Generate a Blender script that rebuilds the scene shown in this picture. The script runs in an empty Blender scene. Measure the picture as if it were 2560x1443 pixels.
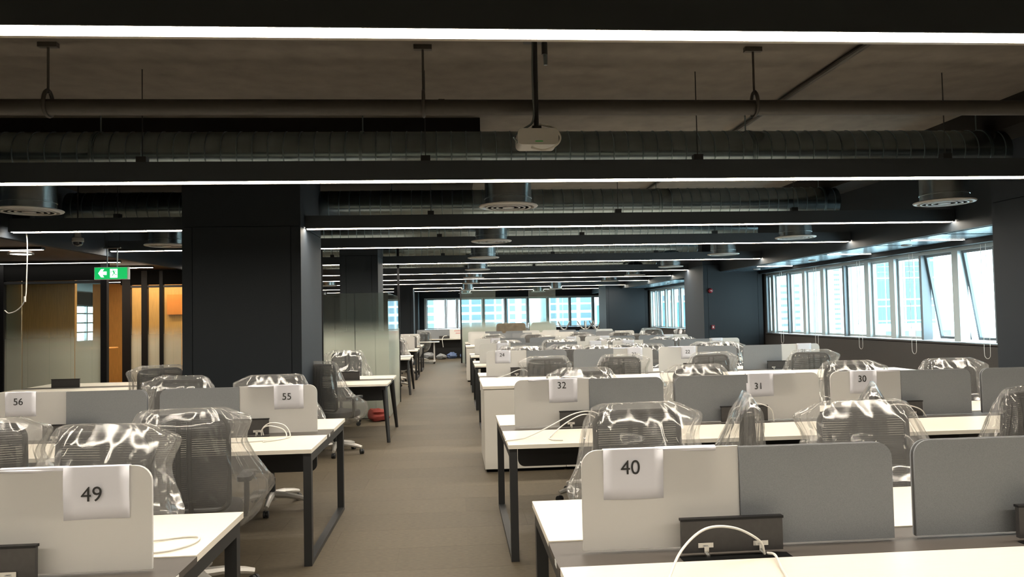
import bpy, math, random
from mathutils import Vector, Matrix, noise
random.seed(7)
PI = math.pi
S = bpy.context.scene
COL = S.collection

# ------------------------------------------------------------------ camera, sky, exposure
def make_camera():
    yaw, pitch, roll = .0764, .0366, .0204
    cy, sy, cp, sp = math.cos(yaw), math.sin(yaw), math.cos(pitch), math.sin(pitch)
    r = Vector((cy, -sy, 0)); fw = Vector((sy * cp, cy * cp, sp)); up = r.cross(fw)
    cr, sr = math.cos(roll), math.sin(roll)
    r2 = r * cr - up * sr; u2 = up * cr + r * sr
    cam = bpy.data.cameras.new('camera'); o = bpy.data.objects.new('camera', cam); COL.objects.link(o)
    m = Matrix.Identity(4)
    for i in range(3):
        m[i][0] = r2[i]; m[i][1] = u2[i]; m[i][2] = -fw[i]
    m[2][3] = 1.556
    o.matrix_world = m
    cam.sensor_width = 36; cam.lens = 1900 / 2560 * 36; cam.clip_start = .05; cam.clip_end = 1500
    S.camera = o
make_camera()

SKY_STRENGTH = 7.0
LED = 62.0
EXPOSURE = 0.3
w = bpy.data.worlds.new('sky'); S.world = w; w.use_nodes = True
bg = w.node_tree.nodes['Background']
bg.inputs[0].default_value = (.82, .96, 1.0, 1); bg.inputs[1].default_value = SKY_STRENGTH
S.view_settings.view_transform = 'Standard'; S.view_settings.look = 'None'
S.view_settings.exposure = EXPOSURE; S.view_settings.gamma = 1; S.view_settings.use_curve_mapping = False
S.cycles.transparent_max_bounces = 40
S.cycles.max_bounces = 10; S.cycles.diffuse_bounces = 5; S.cycles.glossy_bounces = 4; S.cycles.transmission_bounces = 8
S.cycles.sample_clamp_indirect = 4.0
S.cycles.caustics_reflective = False; S.cycles.caustics_refractive = False

# ------------------------------------------------------------------ materials
M = {}
def base_mat(name):
    m = bpy.data.materials.new(name); m.use_nodes = True; M[name] = m
    nt = m.node_tree; return m, nt, nt.nodes['Principled BSDF']
def N(nt, t, **k):
    n = nt.nodes.new(t)
    for a, b in k.items(): setattr(n, a, b)
    return n
def plain(name, col, rough=.5, metal=0, spec=.5, var=0, scale=20, bump=0, coat=0, aniso_scale=None, randobj=0):
    m, nt, p = base_mat(name)
    p.inputs['Roughness'].default_value = rough; p.inputs['Metallic'].default_value = metal
    p.inputs['Specular IOR Level'].default_value = spec
    p.inputs['Coat Weight'].default_value = coat
    p.inputs['Base Color'].default_value = (*col, 1)
    if var or bump or randobj:
        tc = N(nt, 'ShaderNodeTexCoord'); mp = N(nt, 'ShaderNodeMapping'); nz = N(nt, 'ShaderNodeTexNoise')
        nt.links.new(tc.outputs['Object'], mp.inputs['Vector']); nt.links.new(mp.outputs[0], nz.inputs['Vector'])
        if aniso_scale: mp.inputs['Scale'].default_value = aniso_scale
        nz.inputs['Scale'].default_value = scale; nz.inputs['Detail'].default_value = 5
        mr = N(nt, 'ShaderNodeMapRange'); mr.inputs['To Min'].default_value = 1 - var; mr.inputs['To Max'].default_value = 1 + var
        mr.inputs['From Min'].default_value = .3; mr.inputs['From Max'].default_value = .7
        nt.links.new(nz.outputs['Fac'], mr.inputs['Value'])
        val = mr.outputs[0]
        if randobj:
            oi = N(nt, 'ShaderNodeObjectInfo'); m2 = N(nt, 'ShaderNodeMapRange')
            m2.inputs['To Min'].default_value = 1 - randobj; m2.inputs['To Max'].default_value = 1 + randobj
            nt.links.new(oi.outputs['Random'], m2.inputs['Value'])
            mm = N(nt, 'ShaderNodeMath', operation='MULTIPLY'); nt.links.new(val, mm.inputs[0]); nt.links.new(m2.outputs[0], mm.inputs[1]); val = mm.outputs[0]
        mx = N(nt, 'ShaderNodeVectorMath', operation='SCALE'); mx.inputs[0].default_value = col
        nt.links.new(val, mx.inputs['Scale']); nt.links.new(mx.outputs[0], p.inputs['Base Color'])
        if bump:
            b = N(nt, 'ShaderNodeBump'); b.inputs['Strength'].default_value = bump; b.inputs['Distance'].default_value = .004
            nt.links.new(nz.outputs['Fac'], b.inputs['Height']); nt.links.new(b.outputs[0], p.inputs['Normal'])
    return m
def emit(name, col, strength):
    m, nt, p = base_mat(name)
    p.inputs['Base Color'].default_value = (*[c * .5 for c in col], 1)
    p.inputs['Emission Color'].default_value = (*col, 1); p.inputs['Emission Strength'].default_value = strength
    return m
plain('desk_white', (.80, .745, .645), .42, var=.03, scale=8, aniso_scale=(1, 30, 30))
plain('desk_strip', (.068, .058, .050), .5)
plain('steel_black', (.020, .021, .022), .45)
plain('housing', (.034, .042, .050), .5)
plain('flap_dark', (.030, .028, .028), .5, var=.1, scale=60)
plain('flap_edge', (.008, .008, .009), .5, spec=.2)
plain('chrome', (.75, .75, .74), .2, metal=1)
plain('fabric_grey', (.226, .238, .256), .92, spec=.2, var=.10, scale=420)
plain('screen_edge', (.03, .03, .032), .6)
plain('paper', (.80, .80, .86), .8, spec=.2)
plain('ink', (.02, .02, .02), .8)
plain('ink_red', (.55, .07, .06), .8)
plain('trim_pale', (.5, .46, .40), .35)
plain('sticker', (.8, .8, .78), .6)
plain('floor_tile', (.112, .090, .060), .62, spec=.35, var=.16, scale=26, bump=.1, aniso_scale=(1, 3.2, 1), randobj=.07)
plain('floor_slab', (.110, .088, .059), .62, spec=.35, var=.16, scale=26, aniso_scale=(1, 3.2, 1))
plain('slab_ceiling', (.165, .148, .128), .9, spec=.2, var=.12, scale=6)
plain('slab_dark', (.022, .021, .020), .9, spec=.2)
plain('dark_paint', (.0125, .0178, .0235), .62, spec=.4, var=.06, scale=200)
plain('dark_wall', (.022, .029, .039), .7, spec=.3, var=.05, scale=200)
plain('grey_wall', (.075, .070, .067), .8, spec=.25, var=.05, scale=120)
plain('groove', (.006, .006, .006), .9, spec=.05)
plain('wood_dark', (.07, .032, .014), .5, var=.25, scale=9, aniso_scale=(1, 20, 1))
plain('wood_orange', (.66, .30, .065), .55, var=.12, scale=5, aniso_scale=(14, 14, 1))
plain('orange_bright', (.80, .22, .02), .6)
plain('pale_wall', (.42, .42, .34), .8)
plain('galv', (.31, .38, .41), .22, metal=1, var=.06, scale=9)
plain('galv_drum', (.62, .68, .70), .25, metal=1, var=.08, scale=12)
plain('galv_seam', (.26, .32, .34), .28, metal=1)
plain('pipe_paint', (.05, .045, .038), .6, var=.08, scale=30)
plain('throat_shade', (.05, .045, .04), .8)
plain('diffuser_white', (.72, .70, .68), .35)
plain('slat_metal', (.19, .26, .32), .25, metal=.85)
plain('alu', (.62, .72, .76), .38, metal=.25)
plain('alu_dark', (.22, .26, .29), .4, metal=.3)
plain('white_paint', (.78, .77, .74), .4)
plain('cabinet_white', (.66, .635, .58), .45)
plain('cable_white', (.80, .78, .73), .5)
plain('chair_black', (.014, .015, .016), .5)
plain('chair_mesh', (.022, .023, .024), .8)
plain('chair_seat', (.018, .018, .02), .9)
plain('base_silver', (.62, .60, .56), .35, metal=.5)
plain('red', (.20, .008, .018), .4)
plain('red_bag', (.26, .04, .03), .6)
plain('sofa_brown', (.24, .165, .10), .75, var=.2, scale=8)
plain('blue_bag', (.12, .18, .34), .5)
plain('grey_bag', (.30, .31, .32), .5)
plain('facade_white', (.62, .70, .73), .9, spec=.1)
plain('facade_pale', (.52, .62, .66), .9, spec=.1)
plain('facade_blue', (.08, .17, .24), .5)
plain('facade_teal', (.05, .17, .19), .5)
plain('window_blue', (.095, .15, .19), .25)
plain('window_grey', (.14, .175, .20), .4)
plain('ground_pale', (.50, .55, .55), .9)
plain('camera_white', (.6, .58, .55), .4)
plain('lens_dark', (.01, .01, .012), .1)
plain('led_green', (.1, .8, .2), .4)
emit('led_strip', (1.0, .905, .765), LED)
emit('led_low', (1.0, .93, .82), 9.0)
emit('led_room_added', (1.0, .88, .70), 70.0)
emit('exit_green', (.0, .40, .09), 1.0)
emit('exit_white', (.80, 1.0, .95), 1.5)
def two_sided_fresnel(nt, ior):
    geo = N(nt, 'ShaderNodeNewGeometry'); mr = N(nt, 'ShaderNodeMapRange')
    mr.inputs['To Min'].default_value = ior; mr.inputs['To Max'].default_value = 1 / ior
    nt.links.new(geo.outputs['Backfacing'], mr.inputs['Value'])
    fr = N(nt, 'ShaderNodeFresnel'); nt.links.new(mr.outputs[0], fr.inputs['IOR']); return fr
def glass_mat(name, tint, gloss=.06):
    m, nt, p = base_mat(name); nt.nodes.remove(p); out = nt.nodes['Material Output']
    t = N(nt, 'ShaderNodeBsdfTransparent'); t.inputs[0].default_value = (*tint, 1)
    g = N(nt, 'ShaderNodeBsdfGlossy'); g.inputs['Roughness'].default_value = .02
    fr = two_sided_fresnel(nt, 1.45)
    mx = N(nt, 'ShaderNodeMixShader')
    nt.links.new(fr.outputs[0], mx.inputs[0]); nt.links.new(t.outputs[0], mx.inputs[1]); nt.links.new(g.outputs[0], mx.inputs[2])
    nt.links.new(mx.outputs[0], out.inputs[0]); return m
glass_mat('glass', (.90, .97, .98)); glass_mat('glass_smoke', (.80, .86, .84))
def film_glass():
    # clear glass with a printed frosted film that fades out with height; thin clear pinstripes in the film
    m, nt, p = base_mat('film_glass'); nt.nodes.remove(p); out = nt.nodes['Material Output']; L = nt.links.new
    geo = N(nt, 'ShaderNodeNewGeometry'); sep = N(nt, 'ShaderNodeSeparateXYZ'); L(geo.outputs['Position'], sep.inputs[0])
    ramp = N(nt, 'ShaderNodeMapRange', interpolation_type='SMOOTHSTEP')
    ramp.inputs['From Min'].default_value = 1.05; ramp.inputs['From Max'].default_value = 1.56
    ramp.inputs['To Min'].default_value = .84; ramp.inputs['To Max'].default_value = .03; L(sep.outputs[2], ramp.inputs[0])
    low = N(nt, 'ShaderNodeMapRange', interpolation_type='SMOOTHSTEP')
    low.inputs['From Min'].default_value = .15; low.inputs['From Max'].default_value = .75
    low.inputs['To Min'].default_value = .55; low.inputs['To Max'].default_value = 1; L(sep.outputs[2], low.inputs[0])
    mul = N(nt, 'ShaderNodeMath', operation='MULTIPLY'); L(ramp.outputs[0], mul.inputs[0]); L(low.outputs[0], mul.inputs[1])
    add = N(nt, 'ShaderNodeMath', operation='ADD'); L(sep.outputs[0], add.inputs[0]); L(sep.outputs[1], add.inputs[1])
    fr_ = N(nt, 'ShaderNodeMath', operation='PINGPONG'); fr_.inputs[1].default_value = .155; L(add.outputs[0], fr_.inputs[0])
    gt = N(nt, 'ShaderNodeMath', operation='GREATER_THAN'); gt.inputs[1].default_value = .003; L(fr_.outputs[0], gt.inputs[0])
    mul2 = N(nt, 'ShaderNodeMath', operation='MULTIPLY'); L(mul.outputs[0], mul2.inputs[0]); L(gt.outputs[0], mul2.inputs[1])
    t = N(nt, 'ShaderNodeBsdfTransparent'); t.inputs[0].default_value = (.86, .92, .90, 1)
    g = N(nt, 'ShaderNodeBsdfGlossy'); g.inputs['Roughness'].default_value = .02
    fr = two_sided_fresnel(nt, 1.45)
    clear = N(nt, 'ShaderNodeMixShader'); L(fr.outputs[0], clear.inputs[0]); L(t.outputs[0], clear.inputs[1]); L(g.outputs[0], clear.inputs[2])
    d = N(nt, 'ShaderNodeBsdfDiffuse'); d.inputs[0].default_value = (.70, .72, .64, 1)
    tr = N(nt, 'ShaderNodeBsdfTranslucent'); tr.inputs[0].default_value = (.78, .80, .72, 1)
    fz = N(nt, 'ShaderNodeMixShader'); fz.inputs[0].default_value = .5; L(d.outputs[0], fz.inputs[1]); L(tr.outputs[0], fz.inputs[2])
    mx = N(nt, 'ShaderNodeMixShader'); L(mul2.outputs[0], mx.inputs[0]); L(clear.outputs[0], mx.inputs[1]); L(fz.outputs[0], mx.inputs[2])
    L(mx.outputs[0], out.inputs[0])
film_glass()
def frosted():
    m, nt, p = base_mat('frosted'); nt.nodes.remove(p); out = nt.nodes['Material Output']; L = nt.links.new
    d = N(nt, 'ShaderNodeBsdfDiffuse'); d.inputs[0].default_value = (.90, .885, .86, 1)
    tr = N(nt, 'ShaderNodeBsdfTranslucent'); tr.inputs[0].default_value = (.88, .86, .82, 1)
    a = N(nt, 'ShaderNodeMixShader'); a.inputs[0].default_value = .28; L(d.outputs[0], a.inputs[1]); L(tr.outputs[0], a.inputs[2])
    rf = N(nt, 'ShaderNodeBsdfRefraction'); rf.inputs['IOR'].default_value = 1.12; rf.inputs['Roughness'].default_value = .42; rf.inputs[0].default_value = (.95, .94, .92, 1)
    b = N(nt, 'ShaderNodeMixShader'); b.inputs[0].default_value = .14; L(a.outputs[0], b.inputs[1]); L(rf.outputs[0], b.inputs[2])
    g = N(nt, 'ShaderNodeBsdfGlossy'); g.inputs['Roughness'].default_value = .35
    fr = two_sided_fresnel(nt, 1.2)
    c = N(nt, 'ShaderNodeMixShader'); L(fr.outputs[0], c.inputs[0]); L(b.outputs[0], c.inputs[1]); L(g.outputs[0], c.inputs[2])
    L(c.outputs[0], out.inputs[0])
frosted()
def plastic(name, milky):
    m, nt, p = base_mat(name); nt.nodes.remove(p); out = nt.nodes['Material Output']; L = nt.links.new
    tc = N(nt, 'ShaderNodeTexCoord'); mp = N(nt, 'ShaderNodeMapping'); mp.inputs['Scale'].default_value = (1.0, 1.0, .45); mp.inputs['Rotation'].default_value = (.3, .5, .2)
    L(tc.outputs['Object'], mp.inputs['Vector'])
    nz = N(nt, 'ShaderNodeTexNoise'); nz.noise_type = 'RIDGED_MULTIFRACTAL'; nz.inputs['Scale'].default_value = 5.5; nz.inputs['Detail'].default_value = 5
    nz.inputs['Distortion'].default_value = .8; nz.normalize = True
    L(mp.outputs[0], nz.inputs['Vector'])
    mr = N(nt, 'ShaderNodeMapRange'); mr.inputs['From Min'].default_value = .45; mr.inputs['From Max'].default_value = .95
    mr.inputs['To Min'].default_value = milky * .42; mr.inputs['To Max'].default_value = milky * 2.0; L(nz.outputs[0], mr.inputs[0])
    t = N(nt, 'ShaderNodeBsdfTransparent'); t.inputs[0].default_value = (.95, .95, .94, 1)
    d = N(nt, 'ShaderNodeBsdfDiffuse'); d.inputs[0].default_value = (.74, .72, .69, 1)
    tr = N(nt, 'ShaderNodeBsdfTranslucent'); tr.inputs[0].default_value = (.74, .72, .69, 1)
    dm = N(nt, 'ShaderNodeMixShader'); dm.inputs[0].default_value = .45; L(d.outputs[0], dm.inputs[1]); L(tr.outputs[0], dm.inputs[2])
    a = N(nt, 'ShaderNodeMixShader'); L(mr.outputs[0], a.inputs[0]); L(t.outputs[0], a.inputs[1]); L(dm.outputs[0], a.inputs[2])
    bn = N(nt, 'ShaderNodeBump'); bn.inputs['Strength'].default_value = .9; bn.inputs['Distance'].default_value = .03
    L(nz.outputs[0], bn.inputs['Height'])
    g = N(nt, 'ShaderNodeBsdfGlossy'); g.inputs['Roughness'].default_value = .15; L(bn.outputs[0], g.inputs['Normal'])
    fr = two_sided_fresnel(nt, 1.68); L(bn.outputs[0], fr.inputs['Normal'])
    c = N(nt, 'ShaderNodeMixShader'); L(fr.outputs[0], c.inputs[0]); L(a.outputs[0], c.inputs[1]); L(g.outputs[0], c.inputs[2])
    L(c.outputs[0], out.inputs[0])
plastic('plastic', .38); plastic('plastic_thick', .48)

# ------------------------------------------------------------------ mesh helpers
class MB:
    def __init__(self): self.v = []; self.f = []
    def add(self, vs, fs):
        b = len(self.v); self.v += [tuple(p) for p in vs]; self.f += [tuple(i + b for i in f) for f in fs]; return self
    def box(self, x0, x1, y0, y1, z0, z1):
        v = [(x, y, z) for x in (x0, x1) for y in (y0, y1) for z in (z0, z1)]
        return self.add(v, [(0, 1, 3, 2), (4, 6, 7, 5), (0, 4, 5, 1), (2, 3, 7, 6), (0, 2, 6, 4), (1, 5, 7, 3)])
    def prism(self, poly, a0, a1, axis='y'):
        n = len(poly)
        def P(u, t, a): return {'y': (u, a, t), 'x': (a, u, t), 'z': (u, t, a)}[axis]
        v = [P(u, t, a0) for u, t in poly] + [P(u, t, a1) for u, t in poly]
        fs = [tuple(range(n)), tuple(range(2 * n - 1, n - 1, -1))]
        fs += [(i, i + n, (i + 1) % n + n, (i + 1) % n) for i in range(n)]
        return self.add(v, fs)
    def lathe(self, prof, c=(0, 0, 0), n=24, axis='z'):
        vs = []
        for r, h in prof:
            for k in range(n):
                a = 2 * PI * k / n; x, y = r * math.cos(a), r * math.sin(a)
                p = {'z': (x, y, h), 'x': (h, x, y), 'y': (x, h, y)}[axis]
                vs.append((p[0] + c[0], p[1] + c[1], p[2] + c[2]))
        fs = []
        for j in range(len(prof) - 1):
            for k in range(n):
                k2 = (k + 1) % n; fs.append((j * n + k, j * n + k2, (j + 1) * n + k2, (j + 1) * n + k))
        if prof[0][0] > 1e-5: fs.append(tuple(range(n - 1, -1, -1)))
        if prof[-1][0] > 1e-5: fs.append(tuple((len(prof) - 1) * n + k for k in range(n)))
        return self.add(vs, fs)
    def tube(self, pts, r, n=8, closed=False, r2=None):
        pts = [Vector(p) for p in pts]; m = len(pts); vs = []; prev = None
        for i, p in enumerate(pts):
            if closed: d = pts[(i + 1) % m] - pts[i - 1]
            else: d = pts[min(i + 1, m - 1)] - pts[max(i - 1, 0)]
            d.normalize()
            if prev is None:
                a = d.orthogonal().normalized()
            else:
                a = prev - d * prev.dot(d)
                a = a.normalized() if a.length > 1e-6 else d.orthogonal().normalized()
            prev = a; b = d.cross(a)
            rr = r if r2 is None else r + (r2 - r) * i / (m - 1)
            for k in range(n):
                t = 2 * PI * k / n; vs.append(p + (a * math.cos(t) + b * math.sin(t)) * rr)
        fs = []
        for i in range(m if closed else m - 1):
            j = (i + 1) % m
            for k in range(n):
                k2 = (k + 1) % n; fs.append((i * n + k, i * n + k2, j * n + k2, j * n + k))
        if not closed:
            fs.append(tuple(range(n - 1, -1, -1))); fs.append(tuple((m - 1) * n + k for k in range(n)))
        return self.add(vs, fs)
    def mesh(self, name, mat, smooth=True):
        me = bpy.data.meshes.new(name); me.from_pydata(self.v, [], self.f); me.update()
        if smooth:
            for p in me.polygons: p.use_smooth = True
            me.set_sharp_from_angle(angle=math.radians(35))
        me.materials.append(M[mat]); return me
    def build(self, name, mat, parent=None, loc=None, smooth=True):
        return inst(self.mesh(name, mat, smooth), name, parent, loc)
def inst(me, name, parent=None, loc=None, rot=None):
    o = bpy.data.objects.new(name, me); COL.objects.link(o)
    if parent: o.parent = parent
    if loc: o.location = loc
    if rot: o.rotation_euler = rot
    return o
def B(*a): return MB().box(*a)
def tag(o, label, cat, group=None, kind=None):
    o['label'] = say(label); o['category'] = cat
    if group: o['group'] = group
    if kind: o['kind'] = kind
    return o
def empty(name, loc=(0, 0, 0), rz=0):
    o = bpy.data.objects.new(name, None); COL.objects.link(o); o.location = loc; o.rotation_euler = (0, 0, rz); o.empty_display_size = .1; return o
def struct(o, label=None):
    o['kind'] = 'structure'
    if label: o['label'] = label
    return o
def copy_tree(o, parent=None):
    c = o.copy(); COL.objects.link(c)
    if parent: c.parent = parent
    for ch in list(o.children): copy_tree(ch, c)
    return c
def rrect(x0, x1, z0, z1, r, corners='tl tr bl br', n=6):
    cs = corners.split(); pts = []
    for key, cx, cz, a0, px, pz in (('br', x1 - r, z0 + r, -90, x1, z0), ('tr', x1 - r, z1 - r, 0, x1, z1), ('tl', x0 + r, z1 - r, 90, x0, z1), ('bl', x0 + r, z0 + r, 180, x0, z0)):
        if key in cs:
            for k in range(n + 1):
                a = math.radians(a0 + 90 * k / n); pts.append((cx + r * math.cos(a), cz + r * math.sin(a)))
        else: pts.append((px, pz))
    return pts
def spline(pts, n=8):
    P = [Vector(p) for p in pts]; P = [P[0] * 2 - P[1]] + P + [P[-1] * 2 - P[-2]]; out = []
    for i in range(1, len(P) - 2):
        for k in range(n):
            t = k / n; a, b, c, d = P[i - 1], P[i], P[i + 1], P[i + 2]
            out.append(.5 * ((2 * b) + (c - a) * t + (2 * a - 5 * b + 4 * c - d) * t * t + (3 * b - a - 3 * c + d) * t ** 3))
    out.append(P[-2]); return out
def words_for(n):
    n = int(n); a = 'zero one two three four five six seven eight nine ten eleven twelve thirteen fourteen fifteen sixteen seventeen eighteen nineteen'.split()
    if n < 20: return a[n]
    t = ['', '', 'twenty', 'thirty', 'forty', 'fifty'][n // 10]
    return t + ('-' + a[n % 10] if n % 10 else '')
def say(t):
    import re
    return re.sub(r'\b\d+\b', lambda m: words_for(m.group(0)), t)
def ordinal(i): return ['first', 'second', 'third', 'fourth', 'fifth', 'sixth', 'seventh', 'eighth', 'ninth', 'tenth', 'eleventh'][i]

# ------------------------------------------------------------------ the setting: floor, slab, walls, columns
XW, YB, ZC = 6.85, 32.0, 3.38
XL, YF = -11.0, -8.0
ZS, ZH = 1.05, 2.38          # window sill and head
fl = struct(B(XL - .3, XW + .3, YF - .3, YB + .3, -.2, -.002).build('floor', 'floor_slab'), 'brown grey vinyl tile floor')
tile = MB().prism(rrect(.0006, .9134, .0006, .4564, .0003, '', 1), -.002, .0, 'z').mesh('floor_tile', 'floor_tile', False)
for j in range(32):
    y0 = 1.6 + j * .457
    for i in range(-3, 6 if j < 14 else 3):
        x0 = i * .914 - .55 + (.457 if j % 2 else 0) - .3
        if len([1 for _ in fl.children]) < 295 and -3.3 < x0 < 2.6: inst(tile, 'floor_tile', fl, (x0, y0, 0))
struct(B(XL - .3, XW + .3, YF - .3, YB + .3, ZC, ZC + .25).build('ceiling', 'slab_ceiling'), 'bare concrete slab ceiling')
def wall(name, boxes, mat, label):
    m = MB()
    for b in boxes: m.box(*b)
    return struct(m.build(name, mat), label)
Y1a, Y1b, Y2a, Y2b = 7.4, 16.33, 20.4, 26.3
wall('wall_right', [(XW, XW + .3, YF, YB, 0, ZS), (XW, XW + .3, YF, YB, ZH, ZC), (XW, XW + .3, YF, Y1a, ZS, ZH), (XW, XW + .3, Y1b, Y2a, ZS, ZH), (XW, XW + .3, Y2b, YB, ZS, ZH)], 'grey_wall', 'grey wall below and above the windows')
wall('wall_back', [(XL, XW + .3, YB, YB + .3, 0, ZS), (XL, XW + .3, YB, YB + .3, ZH, ZC), (XL, -1.25, YB, YB + .3, ZS, ZH), (XW, XW + .3, YB, YB + .3, ZS, ZH)], 'dark_wall', 'dark end wall around the far windows')
wall('wall_left', [(XL - .3, XL, YF, YB, 0, ZS), (XL - .3, XL, YF, YB, 2.15, ZC), (XL - .3, XL, YF, 21.6, ZS, 2.15), (XL - .3, XL, 25.2, YB, ZS, 2.15)], 'dark_wall', 'dark side wall with a barred window')
wall('wall_front', [(XL, XW, YF - .3, YF, 0, ZC)], 'pale_wall', 'grey wall of the near end')

def column(name, x0, x1, y0, y1, label, split=2.15, seams=True):
    e = empty(name, ((x0 + x1) / 2, (y0 + y1) / 2, 0)); struct(e, label)
    hx, hy = (x1 - x0) / 2, (y1 - y0) / 2
    B(-hx + .012, hx - .012, -hy + .012, hy - .012, 0, ZC).build('core', 'groove', e)
    s = .10
    for a, b in ((-hx, -hx + s), (-hx + s + .006, hx - s - .006), (hx - s, hx)):
        B(a, b, -hy, -hy + .02, 0, split).build('panel', 'dark_paint', e)
    B(-hx, hx, -hy, -hy + .02, split + .006, ZC).build('panel', 'dark_paint', e)
    for sx in (-1, 1):
        B(min(sx * hx, sx * (hx - .02)), max(sx * hx, sx * (hx - .02)), -hy + .022, hy, 0, split).build('panel', 'dark_wall', e)
        B(min(sx * hx, sx * (hx - .02)), max(sx * hx, sx * (hx - .02)), -hy + .022, hy, split + .006, ZC).build('panel', 'dark_wall', e)
    return e
column('column', -2.84, -1.615, 8.2, 9.44, 'broad dark clad column beside the screen numbered 55', 2.56)
column('column', 5.465, 6.80, 16.33, 17.7, 'dark clad column carrying the red fire alarm', 2.6)
column('column', 5.45, 6.82, 5.95, 7.28, 'dark column at the near end of the windows', 2.6)
column('column', -1.86, -1.24, 12.6, 13.5, 'dark column standing inside the frosted glass screen', 2.6)
column('column', -2.0, -1.36, 25.6, 26.6, 'dark column near the far end of the aisle', 2.6)
column('column', 5.3, 6.80, 26.3, 27.6, 'dark column beyond the second run of windows', 2.6)
column('column', -2.4, -1.45, 30.9, 31.95, 'dark column in the corner at the far windows', 2.6)

# bulkheads and low ceilings
struct(B(5.85, 5.93, YF, YB, 2.45, ZC).build('trim_1', 'dark_paint'), 'dark bulkhead face above the window bay')
struct(B(-4.83, -4.75, YF, YB, 2.50, ZC).build('trim_2', 'dark_wall'), 'dark bulkhead face above the glass rooms')
struct(B(XL, -4.83, YF, YB, 2.52, 2.56).build('ceiling_low', 'wood_dark'), 'low brown timber ceiling over the glass rooms')
struct(B(5.93, XW, YF, YB, 2.56, 2.60).build('ceiling_bay', 'groove'), 'dark void above the slatted ceiling of the window bay')
struct(B(6.73, XW, YF, 16.33, ZH, 2.52).build('trim_3', 'dark_paint'), 'dark blind box above the windows')
struct(B(6.72, XW, 17.7, 26.3, ZH, 2.52).build('trim_4', 'dark_paint'), 'dark blind box above the second windows')
slc = struct(empty('ceiling_slats', (6.33, 8, 2.45)), 'glossy metal slat ceiling of the window bay')
slat = B(-.050, .050, 0, 1.42, 0, .03).mesh('slat', 'slat_metal', False)
for j in range(12):
    y = 1.3 + j * 1.5
    for i in range(7):
        inst(slat, 'slat', slc, (5.985 + i * .107 - 6.33, y - 8, -.005))
for j in range(4):
    for i in range(7):
        inst(slat, 'slat', slc, (5.985 + i * .107 - 6.33, 20 + j * 1.5 - 8, -.005))
# dropped dark slab and the cross beam over the right-hand desks
struct(B(-4.75, .265, 6.9, 30, 3.25, ZC).build('trim_5', 'slab_dark'), 'dark dropped section of the slab')
struct(B(4.85, 5.25, 5.9, 30, 3.12, ZC).build('trim_6', 'slab_dark'), 'dark downstand beam along the slab')
tag(MB().tube([(2.82, 1.0, 3.352), (2.82, 14, 3.352)], .022, 10).build('conduit', 'pipe_paint'), 'thin painted conduit fixed straight along the concrete slab', 'conduit')

# ------------------------------------------------------------------ windows
def window_run(name, along, fixed, a0, a1, edges, label, opened=(), axis='y'):
    """edges: list of (position, width) of mullions; panes between them. axis y: wall plane at X = fixed."""
    e = struct(empty(name), label)
    def bx(a, b, d0, d1, z0, z1):
        return B(fixed + d0, fixed + d1, a, b, z0, z1) if axis == 'y' else B(a, b, fixed + d0, fixed + d1, z0, z1)
    bx(a0, a1, .0, .2, ZS - .01, ZS + .02).build('sill', 'grey_wall', e)
    bx(a0, a1, .04, .16, ZH - .05, ZH).build('head', 'alu', e)
    for p, wd in edges:
        bx(p - wd / 2, p + wd / 2, .02, .16, ZS + .035, ZH - .05).build('mullion', 'alu' if wd > .07 else 'alu_dark', e)
    ed = sorted(edges)
    for i in range(len(ed) - 1):
        l = ed[i][0] + ed[i][1] / 2; r = ed[i + 1][0] - ed[i + 1][1] / 2
        fr = empty('sash', (0, 0, 0)); fr.parent = e
        off = .10
        if axis == 'y': fr.location = (fixed + off, (l + r) / 2, ZH - .05)
        else: fr.location = ((l + r) / 2, fixed + off, ZH - .05)
        hw = (r - l) / 2 - .004; H = ZH - .05 - ZS - .035 - .006; s = .035
        def q(a, b, z0, z1, d=.02):
            return B(-d, d, a, b, z0, z1) if axis == 'y' else B(a, b, -d, d, z0, z1)
        m = MB()
        for args in ((-hw, -hw + s, -H, 0), (hw - s, hw, -H, 0), (-hw + s, hw - s, -H, -H + s), (-hw + s, hw - s, -s, 0)):
            k = q(*args); m.add(k.v, k.f)
        m.build('sash_frame', 'alu_dark' if i in opened else 'alu', fr)
        q(-hw + s, hw - s, -H + s, -s, .003).build('pane', 'glass', fr)
        if i in opened and axis == 'y': fr.rotation_euler = (0, math.radians(-9), 0)
    return e
ed1 = [(7.44, .06), (8.4, .13), (9.17, .06), (9.94, .13), (10.72, .055), (11.46, .14), (12.19, .13), (12.95, .06), (13.73, .13), (14.49, .12), (15.22, .06), (15.97, .13), (16.30, .06)]
window_run('window_1', 0, XW, Y1a, Y1b, ed1, 'long run of aluminium windows beside the numbered desks', opened=(3, 2))
ed2 = [(20.44, .08), (20.9, .05), (21.3, .16), (22.1, .16), (22.83, .06), (23.63, .16), (24.36, .16), (25.15, .06), (25.6, .08), (26.2, .12)]
window_run('window_2', 0, XW, Y2a, Y2b, ed2, 'second run of windows beyond the column with the fire alarm')
ed3 = [(-1.20, .10), (.12, .07), (1.22, .07), (2.15, .05), (3.1, .06), (3.95, .06), (4.9, .05), (5.9, .06), (6.78, .10), (-.35, .05)]
window_run('window_3', 0, YB, -1.25, XW, ed3, 'windows across the far end wall', axis='x')
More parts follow.
